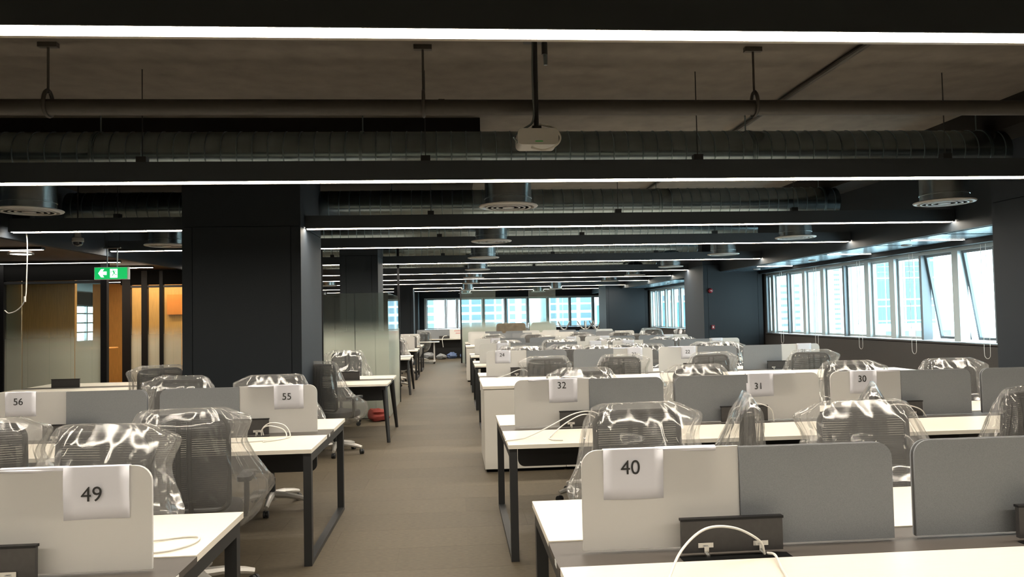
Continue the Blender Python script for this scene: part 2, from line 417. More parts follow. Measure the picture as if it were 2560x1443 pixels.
for i, (y, dz) in enumerate(((15.24, 0), (13.74, .0), (12.2, .01), (10.73, .0), (9.19, .01))):
    m = MB(); pts = [(6.74, y - .045, 2.36), (6.74, y - .05, 1.4), (6.74, y - .055, .98), (6.74, y - .035, .90 + dz), (6.74, y, .885 + dz), (6.74, y + .035, .90 + dz), (6.74, y + .055, .98), (6.74, y + .05, 1.4), (6.74, y + .045, 2.36)]
    m.tube(spline(pts, 6), .0035, 6)
    tag(m.build('blind_chain', 'cable_white'), f'white looped blind chain below the window sill, {ordinal(4 - i)} from the near column', 'blind chain', 'blind chains along the windows')

w4 = struct(empty('window_4', (XL - .12, 0, 0)), 'window with white horizontal bars seen through the meeting room')
for z_ in (1.05, 1.32, 1.60, 1.88, 2.11): B(-.03, .03, 21.6, 25.2, z_, z_ + .04).build('bar', 'alu', w4)
for y_ in (21.6, 22.75, 23.9, 25.14): B(-.04, .04, y_, y_ + .06, 1.05, 2.15).build('mullion', 'alu', w4)
for y_ in (21.66, 22.81, 23.96): B(-.004, .004, y_, y_ + 1.09, 1.09, 2.11).build('pane', 'glass', w4)

# ------------------------------------------------------------------ outside: buildings
def building(name, label, x0, x1, y, z0, z1, depth, facade, wins, win_mat, wdepth=.12):
    e = empty(name, ((x0 + x1) / 2, y, z0)); tag(e, label, 'building', 'buildings outside the windows')
    cx = (x0 + x1) / 2
    B(x0 - cx, x1 - cx, 0, depth, 0, z1 - z0).build('facade', facade, e)
    cache = {}
    for (a, b, c, d) in wins:
        key = (round(b - a, 2), round(d - c, 2))
        if key not in cache: cache[key] = B(-key[0] / 2, key[0] / 2, -wdepth, .05, -key[1] / 2, key[1] / 2).mesh('window', win_mat, False)
        inst(cache[key], 'window', e, ((a + b) / 2 - cx, 0, (c + d) / 2 - z0))
    return e
def grid(cols, rows): return [(a, b, c, d) for a, b in cols for c, d in rows]
building('tower_block', 'white tower block with tall bands of blue glazing', 85.6, 100.2, 150, -30, 40, 14, 'facade_white',
         grid([(86.7, 88.4), (88.7, 89.9), (90.8, 92.4), (92.9, 94.5), (95.0, 96.1), (97.4, 99.0)], [(15.2, 20), (11.6, 14.8), (8.0, 11.2), (3.6, 7.7), (2.2, 3.25), (-.8, 1.9), (-3.7, -1.1)]), 'window_blue')
building('office_tower', 'white office tower with short dashes of dark windows', 65.4, 71.2, 150, -30, 30, 12, 'facade_white',
         grid([(66.3, 67.5), (69.0, 70.2)], [(-2.9 + k * 1.32, -2.4 + k * 1.32) for k in range(8)]), 'window_grey')
building('slim_tower', 'slim white tower with rows of small windows', 74.9, 79.4, 150, -30, 34, 10, 'facade_white',
         grid([(75.6, 76.5), (77.6, 78.7)], [(-3.5 + k * 1.0, -3.1 + k * 1.0) for k in range(14)]), 'window_grey')
building('low_block', 'low pale block of flats between the towers', 72.0, 86.0, 124, -30, -1.2, 10, 'facade_pale',
         grid([(73, 74.6), (75.5, 77), (78.2, 79.2), (80.2, 81.6), (83, 84.5)], [(-3.4, -2.3), (-5.2, -4.2)]), 'window_grey')
building('terrace_block', 'long low white terrace in front of the towers', 60.0, 76.0, 110, -30, -3.2, 10, 'facade_white',
         grid([(61 + k * 2.1, 62.2 + k * 2.1) for k in range(7)], [(-5.0, -4.1)]), 'window_grey')
building('narrow_tower', 'narrow white tower with a single stripe of balconies', 58.5, 64.2, 160, -30, 32, 10, 'facade_white',
         grid([(60.5, 61.0), (62.2, 62.6)], [(-4 + k * 1.5, -3.2 + k * 1.5) for k in range(14)]), 'window_grey')
building('glass_block', 'teal glazed block rising halfway up the second windows', 15.5, 26.0, 70, -30, 2.55, 12, 'facade_teal',
         grid([(16 + k * 1.05, 16.6 + k * 1.05) for k in range(9)], [(-4 + k * 1.6, -2.9 + k * 1.6) for k in range(4)]), 'facade_blue')
building('banded_block', 'white banded block behind the teal glazed block', 20.0, 38.0, 100, -30, 22, 12, 'facade_white',
         grid([(21.0 + k * 3, 23.2 + k * 3) for k in range(5)], [(3.2 + k * 1.5, 3.9 + k * 1.5) for k in range(8)]), 'window_blue')
R3 = [(-1.2, -.3), (0.2, .90), (1.21, 1.83), (2.16, 2.82), (3.06, 3.75), (4.0, 4.7)]
building('apartment_block', 'white apartment block with a grid of blue windows', .6, 5.85, 90, -30, 12, 10, 'facade_white', grid([(.82, 1.75), (2.05, 3.15), (3.45, 4.7), (4.93, 5.6)], R3), 'window_blue')
building('apartment_block', 'narrow apartment block with two columns of blue windows', 6.4, 9.05, 90, -30, 12, 10, 'facade_white', grid([(6.55, 7.2), (7.97, 8.85)], R3), 'window_blue')
building('apartment_block', 'broad apartment block with paired blue windows and white floors', 11.3, 16.7, 90, -30, 12, 10, 'facade_white', grid([(11.45, 12.15), (12.5, 12.85), (12.95, 14.55), (15.03, 16.35)], R3), 'window_blue')
building('apartment_block', 'apartment block with overhanging roof at the end of the view', -3.7, -2.3, 90, -30, 2.9, 10, 'facade_white', grid([(-3.3, -2.4)], R3[:5]), 'window_blue')
struct(B(-200, 400, 45, 500, -31, -30).build('ground_outside', 'ground_pale'), 'pale ground far below the windows')

# ------------------------------------------------------------------ pendant lights
ZL = 2.56
def pendant(y, x0, x1, label, boxes, zc=ZC):
    e = empty('pendant_light', ((x0 + x1) / 2, y, ZL)); tag(e, label, 'linear light', 'black linear pendant lights')
    hx = (x1 - x0) / 2; cx = (x0 + x1) / 2
    m = MB()
    m.box(-hx, hx, -.055, .055, .012, .14)
    m.box(-hx, hx, -.055, -.048, -.002, .012)
    m.build('housing', 'housing', e, smooth=False)
    B(-hx, hx, .036, .058, -.006, .012).build('lens_trim', 'trim_pale', e, smooth=False)
    B(-hx + .01, hx - .01, -.046, .034, .001, .011).build('diffuser', 'led_strip', e, smooth=False)
    for b in boxes:
        if x0 < b < x1:
            B(b - cx - .035, b - cx + .035, -.03, .03, .14, .185).build('mounting_box', 'steel_black', e)
            MB().tube([(b - cx, 0, .185), (b - cx, 0, zc - ZL - .0)], .004, 6).build('suspension_cable', 'steel_black', e)
    return e
bxs = [-4.1, -2.2, -.19, 1.85, 3.81]
ly = [2.66, 5.57, 8.46, 10.8, 14.05, 17.4, 20.0, 22.5, 25.7, 28.6]
for k_, y_ in enumerate((-.24, -3.14, -6.04)): pendant(y_, -4.7, 5.84, f'{ordinal(k_)} added unseen linear pendant light counted back from the desks numbered 40 towards the near wall', bxs[1:4:2])  # unseen lamps added behind the camera to brighten the camera-facing screens
for i, y in enumerate(ly):
    lab = f'{ordinal(i)} black linear pendant light counted along the aisle from the desks numbered 40'
    if i == 2:
        pendant(y, -4.7, -2.85, 'short piece of black linear pendant light between broad column and glass rooms', [-3.6])
        pendant(y, -1.605, 5.84, 'third black linear pendant light, starting at the broad dark column', [-.24, 1.87, 3.93])
    else: pendant(y, -4.7, 5.84, lab, bxs if i < 5 else bxs[1:4:2], 3.25 if False else ZC)
# recessed lights in the low ceilings
def low_light(x0, x1, y, z, label, grp, mat='led_low'):
    e = empty('recessed_light', ((x0 + x1) / 2, y, z)); tag(e, label, 'recessed light', grp); h = (x1 - x0) / 2
    B(-h - .01, h + .01, -.045, .045, 0, .03).build('trim_frame', 'steel_black', e); B(-h, h, -.03, .03, -.004, .0).build('diffuser', mat, e)
for y in (13.05, 15.6): low_light(-8.0, -5.0, y, 2.49, f"long added recessed linear light inside the glass rooms, {'over the brown panel' if y < 14 else 'beyond the amber panes'}", 'added lights inside the glass rooms', 'led_room_added')  # lamps added inside the rooms to brighten the timber panels behind the glass
low_light(-6.2, -4.95, 14.5, 2.49, 'short added recessed linear light behind the amber glass panes', 'added lights inside the glass rooms', 'led_room_added')
for k_, y in enumerate((2.9, 5.6, 9.7, 12.15 - .3, 17.4)): low_light(-8.2, -5.02, y, 2.49, f'{ordinal(k_)} recessed linear light along the low brown timber ceiling', 'lights in the timber ceiling')
for i, y in enumerate((6.6, 9.5, 11.75, 14.6)): low_light(6.0, 6.7, y, 2.441, f'{ordinal(i)} short linear light along the metal slat ceiling from the near column', 'lights in the slat ceiling')
for k_, (x, y) in enumerate(((6.35, 10.2), (6.35, 13.0), (6.35, 15.5), (6.35, 22))):
    e = empty('downlight', (x, y, 2.428)); tag(e, f'{ordinal(k_)} small round downlight along the metal slat ceiling', 'downlight', 'downlights in the slat ceiling')
    MB().lathe([(.07, .0), (.07, .02), (.055, .02), (.055, .0)], n=20).build('ring', 'diffuser_white', e); MB().lathe([(.055, .006), (.055, .012)], n=20).build('lens', 'led_low', e)
e = empty('downlight', (-5.6, 10.3, 2.49)); tag(e, 'round downlight in the low brown timber ceiling', 'downlight')
MB().lathe([(.15, .0), (.15, .02), (.12, .02), (.12, .0)], n=24).build('ring', 'diffuser_white', e); MB().lathe([(.12, .0), (.12, .01)], n=24).build('lens', 'led_low', e)

# ------------------------------------------------------------------ ducts, diffusers, pipe
def duct(y, x0, x1, label, hang):
    e = empty('spiral_duct', (0, y, 2.95)); tag(e, label, 'air duct', 'galvanised spiral ducts')
    R = .2
    MB().lathe([(R * .96, x0), (R, x0 + .01), (R, x1 - .01), (R * .96, x1)], n=40, axis='x').build('duct_body', 'galv', e)
    m = MB(); k = x0 + .1
    ring = [(R - .001, -.006), (R + .0035, -.003), (R + .0035, .003), (R - .001, .006)]
    while k < x1 - .05:
        m.lathe([(r, k + h) for r, h in ring], n=40, axis='x'); k += .125
    m.build('seam_ridges', 'galv_seam', e)
    for h in hang:
        MB().tube([(h, -.0, .2), (h, 0, ZC - 2.95)], .006, 6).build('hanger_rod', 'galv_seam', e)
        MB().lathe([(R + .002, h - .012), (R + .006, h - .012), (R + .006, h + .012), (R + .002, h + .012)], n=40, axis='x').build('hanger_band', 'galv_seam', e)
dy = [6.5, 9.5, 12.15, 15.2, 18.3, 21.3]
for i, y in enumerate(dy):
    duct(y, -4.6, 4.95, ('silvery spiral air duct behind the projector' if i == 0 else f'{ordinal(i)} silvery spiral air duct counted along the aisle from the projector'), [-2.9, -.75, 2.6, 4.75] if i < 3 else [-.75, 2.6])
def diffuser_mesh():
    d = {}
    d['drum'] = MB().lathe([(.20, .250), (.20, .085), (.205, .082), (.205, .072), (.20, .07), (.20, .022)], n=36).mesh('drum', 'galv_drum')
    d['flange'] = MB().lathe([(.205, .022), (.25, .016), (.256, .010), (.25, .002), (.222, -.004), (.216, .012)], n=40).mesh('flange', 'diffuser_white')
    for j, (r0, r1) in enumerate(((.196, .180), (.150, .134), (.105, .090))):
        d['ring%d' % j] = MB().lathe([(r0, .0), (r1, .0), (r1, -.005), (r0, -.005), (r0, .0)], n=36).mesh('vane_ring', 'diffuser_white')
    d['cone'] = MB().lathe([(.001, -.010), (.052, -.005), (.050, .0), (.001, .0)], n=28).mesh('centre_cone', 'diffuser_white')
    d['dark'] = MB().lathe([(.001, .012), (.214, .012), (.214, .016), (.001, .016)], n=28).mesh('throat_shade', 'throat_shade')  # dark disc paints in the shade seen between the vane rings
    return d
DM = diffuser_mesh()
def air_diffuser(x, y, z, label):
    e = empty('air_diffuser', (x, y, z)); tag(e, label, 'air diffuser', 'round ceiling air diffusers')
    inst(DM['drum'], 'drum', e); inst(DM['flange'], 'flange', e)
    for j in range(3): inst(DM['ring%d' % j], 'vane_ring', e)
    inst(DM['cone'], 'centre_cone', e); inst(DM['dark'], 'throat_shade', e)
for i, y in enumerate(dy):
    for x, wh in ((-3.47, 'on the glass room side'), (.48, 'above the aisle end of the desks'), (4.42, 'on the window side')):
        air_diffuser(x, y, 2.495, f'drum air diffuser under the {ordinal(i)} spiral duct, {wh}')
for i, (x, y) in enumerate(((.45, 25.0), (.42, 28.2), (3.4, 25.2), (3.1, 27.8))):
    air_diffuser(x, y, 2.44, ['round drum air diffuser in front of the far glass post', 'round drum air diffuser behind the far glass post', 'round drum air diffuser in front of the narrower sofa', 'round drum air diffuser above the narrower sofa'][i])
    MB().lathe([(.19, .25), (.19, ZC - 2.44)], n=28).build('neck', 'galv_drum', [o for o in bpy.data.objects if o.name.startswith('air_diffuser')][-1])
e = empty('drain_pipe', (0, 5.05, 2.96)); tag(e, 'painted pipe hung across the slab in front of the projector pole', 'pipe')
MB().lathe([(.052, -4.7), (.052, 5.84)], n=24, axis='x').build('pipe_body', 'pipe_paint', e)
for x in (-.95 + .87 * 1.0,): MB().lathe([(.056, x), (.056, x + .04)], n=24, axis='x').build('coupling', 'pipe_paint', e)
for x in (-2.58, -.18, 2.09, 4.4):
    B(x - .06, x + .06, -.02, .02, .39, .42).build('ceiling_plate', 'pipe_paint', e)
    MB().tube([(x, 0, .09), (x, 0, .4)], .008, 8).build('hanger_rod', 'pipe_paint', e)
    m = MB(); pts = [(x + .0, .06 * math.sin(a) * 1.05, .058 * math.cos(a) * (1 if math.cos(a) < 0 else 1.9)) for a in [2 * PI * k / 20 for k in range(20)]]
    m.tube(pts, .012, 6, closed=True); m.build('clevis', 'pipe_paint', e)

# projector
e = empty('projector', (.56, 4.93, 2.66)); tag(e, 'small white projector hung from the slab on a black pole', 'projector')
bd = MB(); bd.prism(rrect(-.132, .132, 0, .105, .03), -.10, .10, 'y'); bd.build('body', 'white_paint', e)
B(-.02, .03, -.101, -.1, .018, .024).build('status_light', 'led_green', e)
MB().tube([(0, 0, .12), (0, 0, .715)], .017, 12).build('pole', 'steel_black', e); B(-.03, .03, -.03, .03, .1, .14).build('bracket', 'steel_black', e)
B(-.07, .07, -.05, .05, .705, .72).build('ceiling_plate', 'steel_black', e)
MB().lathe([(.02, .62), (.02, .7)], (.065, 0, 0), n=10).build('socket', 'steel_black', e); MB().lathe([(.012, .55), (.014, .6), (.014, .62)], (.07, 0, 0), n=10).build('plug', 'galv_seam', e)
MB().tube(spline([(-.015, -.02, .70), (-.022, -.03, .5), (-.02, -.03, .3), (-.025, -.03, .17), (-.09, -.06, .11), (-.155, -.08, .06), (-.13, -.06, .02)]), .007, 8).build('flexible_conduit', 'galv', e)
MB().tube(spline([(.02, -.02, .15), (.07, -.05, .13), (.11, -.09, .105), (.145, -.09, .05), (.12, -.08, .0), (.04, -.05, -.025), (-.04, -.03, -.005)]), .006, 8).build('cable', 'cable_white', e)

# ------------------------------------------------------------------ left: exit sign, camera, dangling cable
e = empty('exit_sign', (-4.24, 9.8, 2.115)); tag(e, 'green illuminated exit sign with arrow and running figure', 'exit sign')
B(-.205, .205, -.02, .03, 0, .155).build('box', 'white_paint', e)
B(-.198, .190, -.024, -.02, .006, .149).build('green_face', 'exit_green', e)
def zp(poly, name, mat, par, y0=-.027, y1=-.024): return MB().prism(poly, y0, y1, 'y').build(name, mat, par, smooth=False)
zp([(-.155, .078), (-.12, .13), (-.085, .13), (-.105, .1), (-.055, .1), (-.055, .058), (-.105, .058), (-.085, .028), (-.12, .028)], 'arrow', 'exit_white', e)
door = zp([(-.013, .022), (.075, .022), (.075, .132), (-.013, .132)], 'doorway_mark', 'exit_white', e)
def stroke(p, wd, par):
    m = MB()
    for (a, b) in zip(p[:-1], p[1:]):
        d = Vector((b[0] - a[0], b[1] - a[1])); d.normalize(); n = Vector((-d.y, d.x)) * wd / 2
        m.prism([(a[0] + n.x, a[1] + n.y), (b[0] + n.x, b[1] + n.y), (b[0] - n.x, b[1] - n.y), (a[0] - n.x, a[1] - n.y)], -.0285, -.027, 'y')
    return m.build('running_figure', 'exit_green', par, smooth=False)
rf = MB()
def sub(pl):
    rf.prism(pl, -.0285, -.027, 'y')
def seg(a, b, wd):
    d = Vector((b[0] - a[0], b[1] - a[1])); d.normalize(); n = Vector((-d.y, d.x)) * wd / 2
    sub([(a[0] + n.x, a[1] + n.y), (b[0] + n.x, b[1] + n.y), (b[0] - n.x, b[1] - n.y), (a[0] - n.x, a[1] - n.y)])
sub([(.022 + .006 * math.cos(k * PI / 5), .122 + .006 * math.sin(k * PI / 5)) for k in range(10)])
for a, b, wd in (((.026, .108), (.038, .078), .016), ((.022, .107), (.005, .092), .006), ((.005, .092), (-.010, .092), .006), ((.026, .109), (.05, .107), .006), ((.05, .107), (.06, .092), .006), ((.036, .08), (.012, .045), .008), ((.04, .08), (.046, .062), .008), ((.046, .062), (.072, .06), .007)):
    seg(a, b, wd)
rf.build('running_figure', 'exit_green', e, smooth=False)
for x in (-.06, .06): B(x - .006, x + .006, 0, .01, .155, 1.26 if False else .40).build('bracket', 'galv_seam', e)
B(-.1, .1, -.01, .03, .39, .40).build('bracket_plate', 'galv_seam', e)
for x in (-.09, .09): MB().tube([(x, .01, .40), (x, .01, ZC - 2.115)], .004, 6).build('hanger_rod', 'steel_black', e)
e = empty('security_camera', (-4.27, 9.0, 2.46)); tag(e, 'white dome security camera hanging by the bulkhead', 'security camera')
MB().lathe([(.03, .16), (.035, .10), (.06, .09), (.062, .05), (.055, .045)], n=24).build('housing', 'camera_white', e)
MB().lathe([(.054, .046), (.05, .02), (.03, .0), (.001, -.006)], n=24).build('dome', 'lens_dark', e)
MB().tube(spline([(0, 0, .15), (.0, 0, .5), (.01, 0, .72), (.07, 0, .82), (.04, 0, .92)]), .008, 8).build('conduit', 'steel_black', e)
m = MB().tube(spline([(-4.66, 8.6, 2.70), (-4.61, 8.6, 2.5), (-4.615, 8.6, 2.05), (-4.63, 8.6, 1.85), (-4.70, 8.6, 1.74), (-4.79, 8.6, 1.70), (-4.84, 8.6, 1.73)]), .006, 8)
e = tag(m.build('dangling_cable', 'cable_white'), 'white cable dangling loose from the ceiling by the glass room', 'cable')
MB().lathe([(.012, 1.82), (.012, 1.88)], (-4.632, 8.6, 0), n=10).build('cable_joint', 'cable_white', e)
e = tag(B(-4.72, -4.54, 8.52, 8.62, 2.69, 2.84).build('junction_box', 'steel_black'), 'black junction box at the end of the short light', 'box')
MB().tube([(-4.63, 8.57, 2.84), (-4.63, 8.57, ZC)], .006, 6).build('hanger_rod', 'steel_black', e)

# ------------------------------------------------------------------ left glass rooms
def glass_front(name, label, y, xs, z1, thick_posts, mat='film_glass'):
    e = struct(empty(name, (0, y, 0)), label)
    for i in range(len(xs) - 1):
        B(xs[i] + .006, xs[i + 1] - .006, -.006, .006, .03, z1).build('pane', mat, e)
    for x, wd in thick_posts: B(x - wd / 2, x + wd / 2, -.04, .04, 0, 2.5).build('post', 'flap_edge', e)
    B(xs[0], xs[-1], -.03, .03, 0, .03).build('bottom_rail', 'steel_black', e); B(xs[0], xs[-1], -.03, .03, z1, z1 + .04).build('top_rail', 'steel_black', e)
    return e
glass_front('wall_glass_1', 'frosted gradient glass front of the brown meeting room', 12.0, [-9.0, -7.9, -6.8, -6.5, -5.737, -5.32], 2.19, [(-6.8, .10), (-5.30, .09)])
struct(B(-9.0, -5.25, 11.97, 12.05, 2.24, 2.52).build('trim_7', 'groove'), 'dark header above the first glass front')
glass_front('wall_glass_2', 'frosted gradient glass panes beyond the room door', 14.0, [-5.75, -5.50, -5.21, -4.86, -3.2], 2.2, [(-5.80, .14), (-5.49, .10), (-5.20, .06), (-3.2, .06)])
struct(B(-5.9, -3.15, 13.97, 14.05, 2.25, 2.52).build('trim_8', 'groove'), 'dark header above the second glass panes')
struct(B(-6.80, -6.0, 12.55, 12.62, 0, 2.45).build('wall_panel_brown', 'wood_orange'), 'brown timber panel behind the glass')
struct(B(-7.8, -6.89, 12.7, 12.78, 0, 2.45).build('wall_panel_pale', 'pale_wall'), 'pale panel behind the glass')
struct(B(-8.35, -6.2, 18.3, 18.4, 0, 2.5).build('wall_panel_orange', 'wood_orange'), 'orange timber wall inside the room')
struct(B(-6.25, -3.1, 14.9, 15.0, 0, 2.45).build('wall_panel_amber', 'wood_orange'), 'amber timber wall behind the glass panes')
tag(B(-5.42, -4.95, 14.84, 14.89, 1.72, 2.10).build('orange_panel', 'orange_bright'), 'bright orange wall panel glowing behind the glass panes', 'panel')
e = empty('round_table', (-7.35, 16.2, 0)); tag(e, 'round timber meeting table beyond the room door', 'table')
MB().lathe([(.42, 1.06), (.43, 1.075), (.42, 1.09)], n=32).build('tabletop', 'wood_orange', e); MB().lathe([(.03, .02), (.03, 1.06)], n=12).build('stem', 'steel_black', e); MB().lathe([(.28, 0), (.28, .015), (.03, .03)], n=24).build('foot', 'steel_black', e)

# ------------------------------------------------------------------ aisle glass screens
def glass_L(name, label):
    e = struct(empty(name, (0, 0, 0)), label)
    zt = 1.97
    for a, b in ((-2.05, -1.56), (-1.56, -1.04)): B(a + .003, b - .003, 12.095, 12.105, .01, zt).build('pane', 'film_glass', e)
    B(-1.045, -1.035, 12.11, 14.38, .01, zt).build('pane', 'film_glass', e)
    B(-1.06, -1.02, 14.38, 14.42, 0, ZC).build('post', 'flap_edge', e); B(-2.10, -2.05, 12.08, 12.12, 0, ZC).build('post', 'flap_edge', e)
    B(-2.05, -1.04, 12.09, 12.11, 0, .01).build('bottom_channel', 'steel_black', e)
glass_L('wall_glass_3', 'frosted gradient glass screen round a column by the aisle')
e = struct(empty('wall_glass_4', (0, 26, 0)), 'frosted gradient glass front of the far room')
B(.2, .25, -.02, .02, 0, ZC).build('post', 'flap_edge', e)
for a, b in ((.25, 1.42), (2.56, 3.49)): B(a + .003, b - .003, -.005, .005, .01, 2.9).build('pane', 'film_glass', e)
B(2.555, 2.567, -.008, .008, 0, 2.9).build('joint', 'steel_black', e)

# ------------------------------------------------------------------ bench desks
W = 1.2; D = 1.49; TOP = .74
def leg_frame(e, x, splay=False):
    m = MB(); s = .05
    if not splay:
        h = D / 2 - .03
        for y in (-h, h - s): B(x, x + s, y, y + s, .0, TOP - .025).build('leg', 'steel_black', e)
        B(x, x + s, -h + s, h - s, 0, .03).build('floor_rail', 'steel_black', e)
        B(x, x + s, -h + s, h - s, TOP - .085, TOP - .025).build('top_rail', 'steel_black', e)
    else:
        for sy in (-1, 1):
            MB().tube([(x + .06, sy * (D / 2 + .02 - .09), 0), (x - .0, sy * (D / 2 - .22), TOP - .03)], .022, 12, r2=.038).build('leg', 'steel_black', e)
        B(x - .04, x + .02, -D / 2 + .15, D / 2 - .15, TOP - .085, TOP - .025).build('top_rail', 'steel_black', e)
TOPS = {k: MB().prism(rrect(.002, k * W - .002, 0, .60, .004, n=2), 0, .025, 'z').mesh('desktop', 'desk_white') for k in (1, 2)}
STRIPM = B(0.0, W, -.145, .145, 0, .023).mesh('centre_strip', 'desk_strip')
FLAP = MB().box(-.175, .175, -.009, .009, .012, .118).mesh('cable_flap', 'flap_dark', False)
FLAPE = MB().box(-.178, .178, -.012, .012, .118, .126).mesh('flap_lip', 'flap_edge', False)
SLOT = B(-.185, .185, -.085, .0, 0, .0015).mesh('cable_slot', 'groove', False)
HINGE = MB().box(-.026, .026, -.004, 0, .03, .046).box(-.008, .008, -.012, -.0, .012, .036).box(-.006, .006, -.03, -.004, .0, .014).mesh('hinge', 'chrome', False)
def bench(name, label, x0, d, n, splay=False, flaps=True, detail=True, legs_at=None):
    e = empty(name, (x0, d, 0)); tag(e, label, 'bench desk', 'white bench desks')
    for k in range(n):
        if k % 2 == 0:
            tm = TOPS[2 if k + 1 < n else 1]
            inst(tm, 'desktop', e, (k * W, -D / 2, TOP - .025)); inst(tm, 'desktop', e, (k * W, D / 2 - .60, TOP - .025))
        inst(STRIPM, 'centre_strip', e, (k * W, 0, TOP - .027))
        if flaps:
            cx = k * W + .60
            f = inst(FLAP, 'cable_flap', e, (cx, -.075, TOP - .005)); inst(FLAPE, 'flap_lip', f)
            inst(SLOT, 'cable_slot', e, (cx, -.085, TOP - .004 + .0005))
            if detail:
                for s in (-.095, .095): inst(HINGE, 'hinge', f, (s, -.01, 0))
        m = MB()
        m.prism(rrect(k * W + .12, (k + 1) * W - .10, .46, .70, .05, 'bl br'), -.012, .012, 'y')
        m.build('cable_tray', 'steel_black', e)
    xs = [.01] + [k * W - .025 for k in range(2, n, 2)] + [n * W - .06]
    for i, x in enumerate(xs): leg_frame(e, x, splay)
    for y in (-.45, .45): B(.06, n * W - .06, y - .02, y + .02, TOP - .07, TOP - .0255).build('beam_rail', 'steel_black', e)
    return e
XR = .325; XLft = -.915
bench('bench_desk', 'white bench desk whose screen carries the sheet numbered 40', XR, 2.62, 4)
bench('bench_desk', 'white bench desk carrying the screens numbered 30 to 32', XR, 5.58, 4)
bench('bench_desk', 'white bench desk carrying the screens numbered 21 to 24', XR, 10.42, 4)
bench('bench_desk', 'white bench desk carrying the screens numbered 13 to 16', XR, 13.46, 4, detail=False)
bench('bench_desk', 'white bench desk carrying the screens numbered 5 to 8', XR, 16.47, 4, detail=False)
bench('bench_desk', 'white bench desk just beyond the second row of white cabinets', XR, 21.5, 4, detail=False)
bench('bench_desk', 'white bench desk in front of the far glass room', XR, 24.5, 4, detail=False)
bench('bench_desk', 'white bench desk whose screen carries the sheet numbered 49', XLft - 3 * W, 2.633, 3)
bench('bench_desk', 'white bench desk carrying the screens numbered 55 and 56', XLft - 3 * W, 5.673, 3)
bench('bench_desk', 'white bench desk on splayed legs behind the broad column', -.90 - 4 * W + .05, 10.4, 4, splay=True, detail=False)
bench('bench_desk', 'white bench desk on splayed legs beyond the frosted glass screen', -.92 - 2 * W, 16.3, 2, splay=True, detail=False)
bench('bench_desk', 'white bench desk with square legs beyond the splay-legged ones', -.95 - 2 * W, 20.1, 2, detail=False)
bench('bench_desk', 'white bench desk with square legs nearest the far column', -.95 - 2 * W, 23.0, 2, detail=False)
# white name stickers on the strip ends
for x, d, n in ((XR, 2.62, '40'), (XLft - .001, 2.633, '49'), (XLft - .001, 5.673, '55')):
    s = B(x - (.001 if x > 0 else 0), x + (.0 if x > 0 else .002), d - .075, d - .035, TOP - .026, TOP - .006).build('sticker', 'sticker', smooth=False)
    tag(s, f'small white sticker on the end of the desk by screen {n}', 'sticker')

# ------------------------------------------------------------------ desk screens and number sheets
SW = 1.11; ZB, ZT = TOP + .006, 1.087
def screen_mesh(frost_left):
    a, b = (0, SW / 2), (SW / 2 + .002, SW)
    if frost_left:
        fr = MB().prism(rrect(0, SW / 2 - .001, ZB, ZT, .055, 'tl'), -.006, .006, 'y'); gy = rrect(SW / 2, SW, ZB, ZT - .004, .055, 'tr')
    else:
        fr = MB().prism(rrect(SW / 2 + .001, SW, ZB, ZT, .055, 'tr'), -.006, .006, 'y'); gy = rrect(0, SW / 2, ZB, ZT - .004, .055, 'tl')
    g = MB().prism(gy, -.013, .013, 'y')
    gl = [(x, z) for x, z in gy]; cx = sum(p[0] for p in gl) / len(gl); cz = sum(p[1] for p in gl) / len(gl)
    ed = MB().prism([(cx + (x - cx) * 1.006, cz + (z - cz) * 1.008) for x, z in gy], -.006, .006, 'y')
    return fr.mesh('frosted_panel', 'frosted'), g.mesh('fabric_panel', 'fabric_grey'), ed.mesh('edge_band', 'screen_edge')
SM = {True: screen_mesh(True), False: screen_mesh(False)}
def screen(x, d, frost_left, label):
    e = empty('desk_screen', (x, d, 0)); tag(e, label, 'desk screen', 'half frosted half grey desk screens')
    a, b, c = SM[frost_left]
    inst(a, 'frosted_panel', e); g = inst(b, 'fabric_panel', e); inst(c, 'edge_band', g)
    return e
def sheet_mesh(name, wd, front, back, seed):
    rnd = random.Random(seed); nx = 7; prof = []
    off = .0085
    for k in range(5): prof.append((-off - .004 * (math.sin(k / 4 * 2.2) ** 2) * rnd.uniform(.6, 1.8), ZT + .0015 - front * (1 - k / 4)))
    prof += [(-off * .5, ZT + .003), (off * .5, ZT + .003)]
    for k in range(4): prof.append((off + .002 * k / 3, ZT + .0015 - back * k / 3))
    vs = []; fs = []; n = len(prof)
    sk = rnd.uniform(-.012, .012)
    for i in range(nx):
        u = i / (nx - 1) - .5
        for j, (y, z) in enumerate(prof):
            dy = -.003 * math.cos(u * 5 + seed) * (1 if j < 3 else 0)
            vs.append((u * wd + sk * (ZT - z) * 2, y + dy * (1 if y < 0 else 0), z + sk * u * .5 * (1 if j < 3 else 0)))
    for i in range(nx - 1):
        for j in range(n - 1): fs.append((i * n + j, (i + 1) * n + j, (i + 1) * n + j + 1, i * n + j + 1))
    b = MB(); b.add(vs, fs); return b
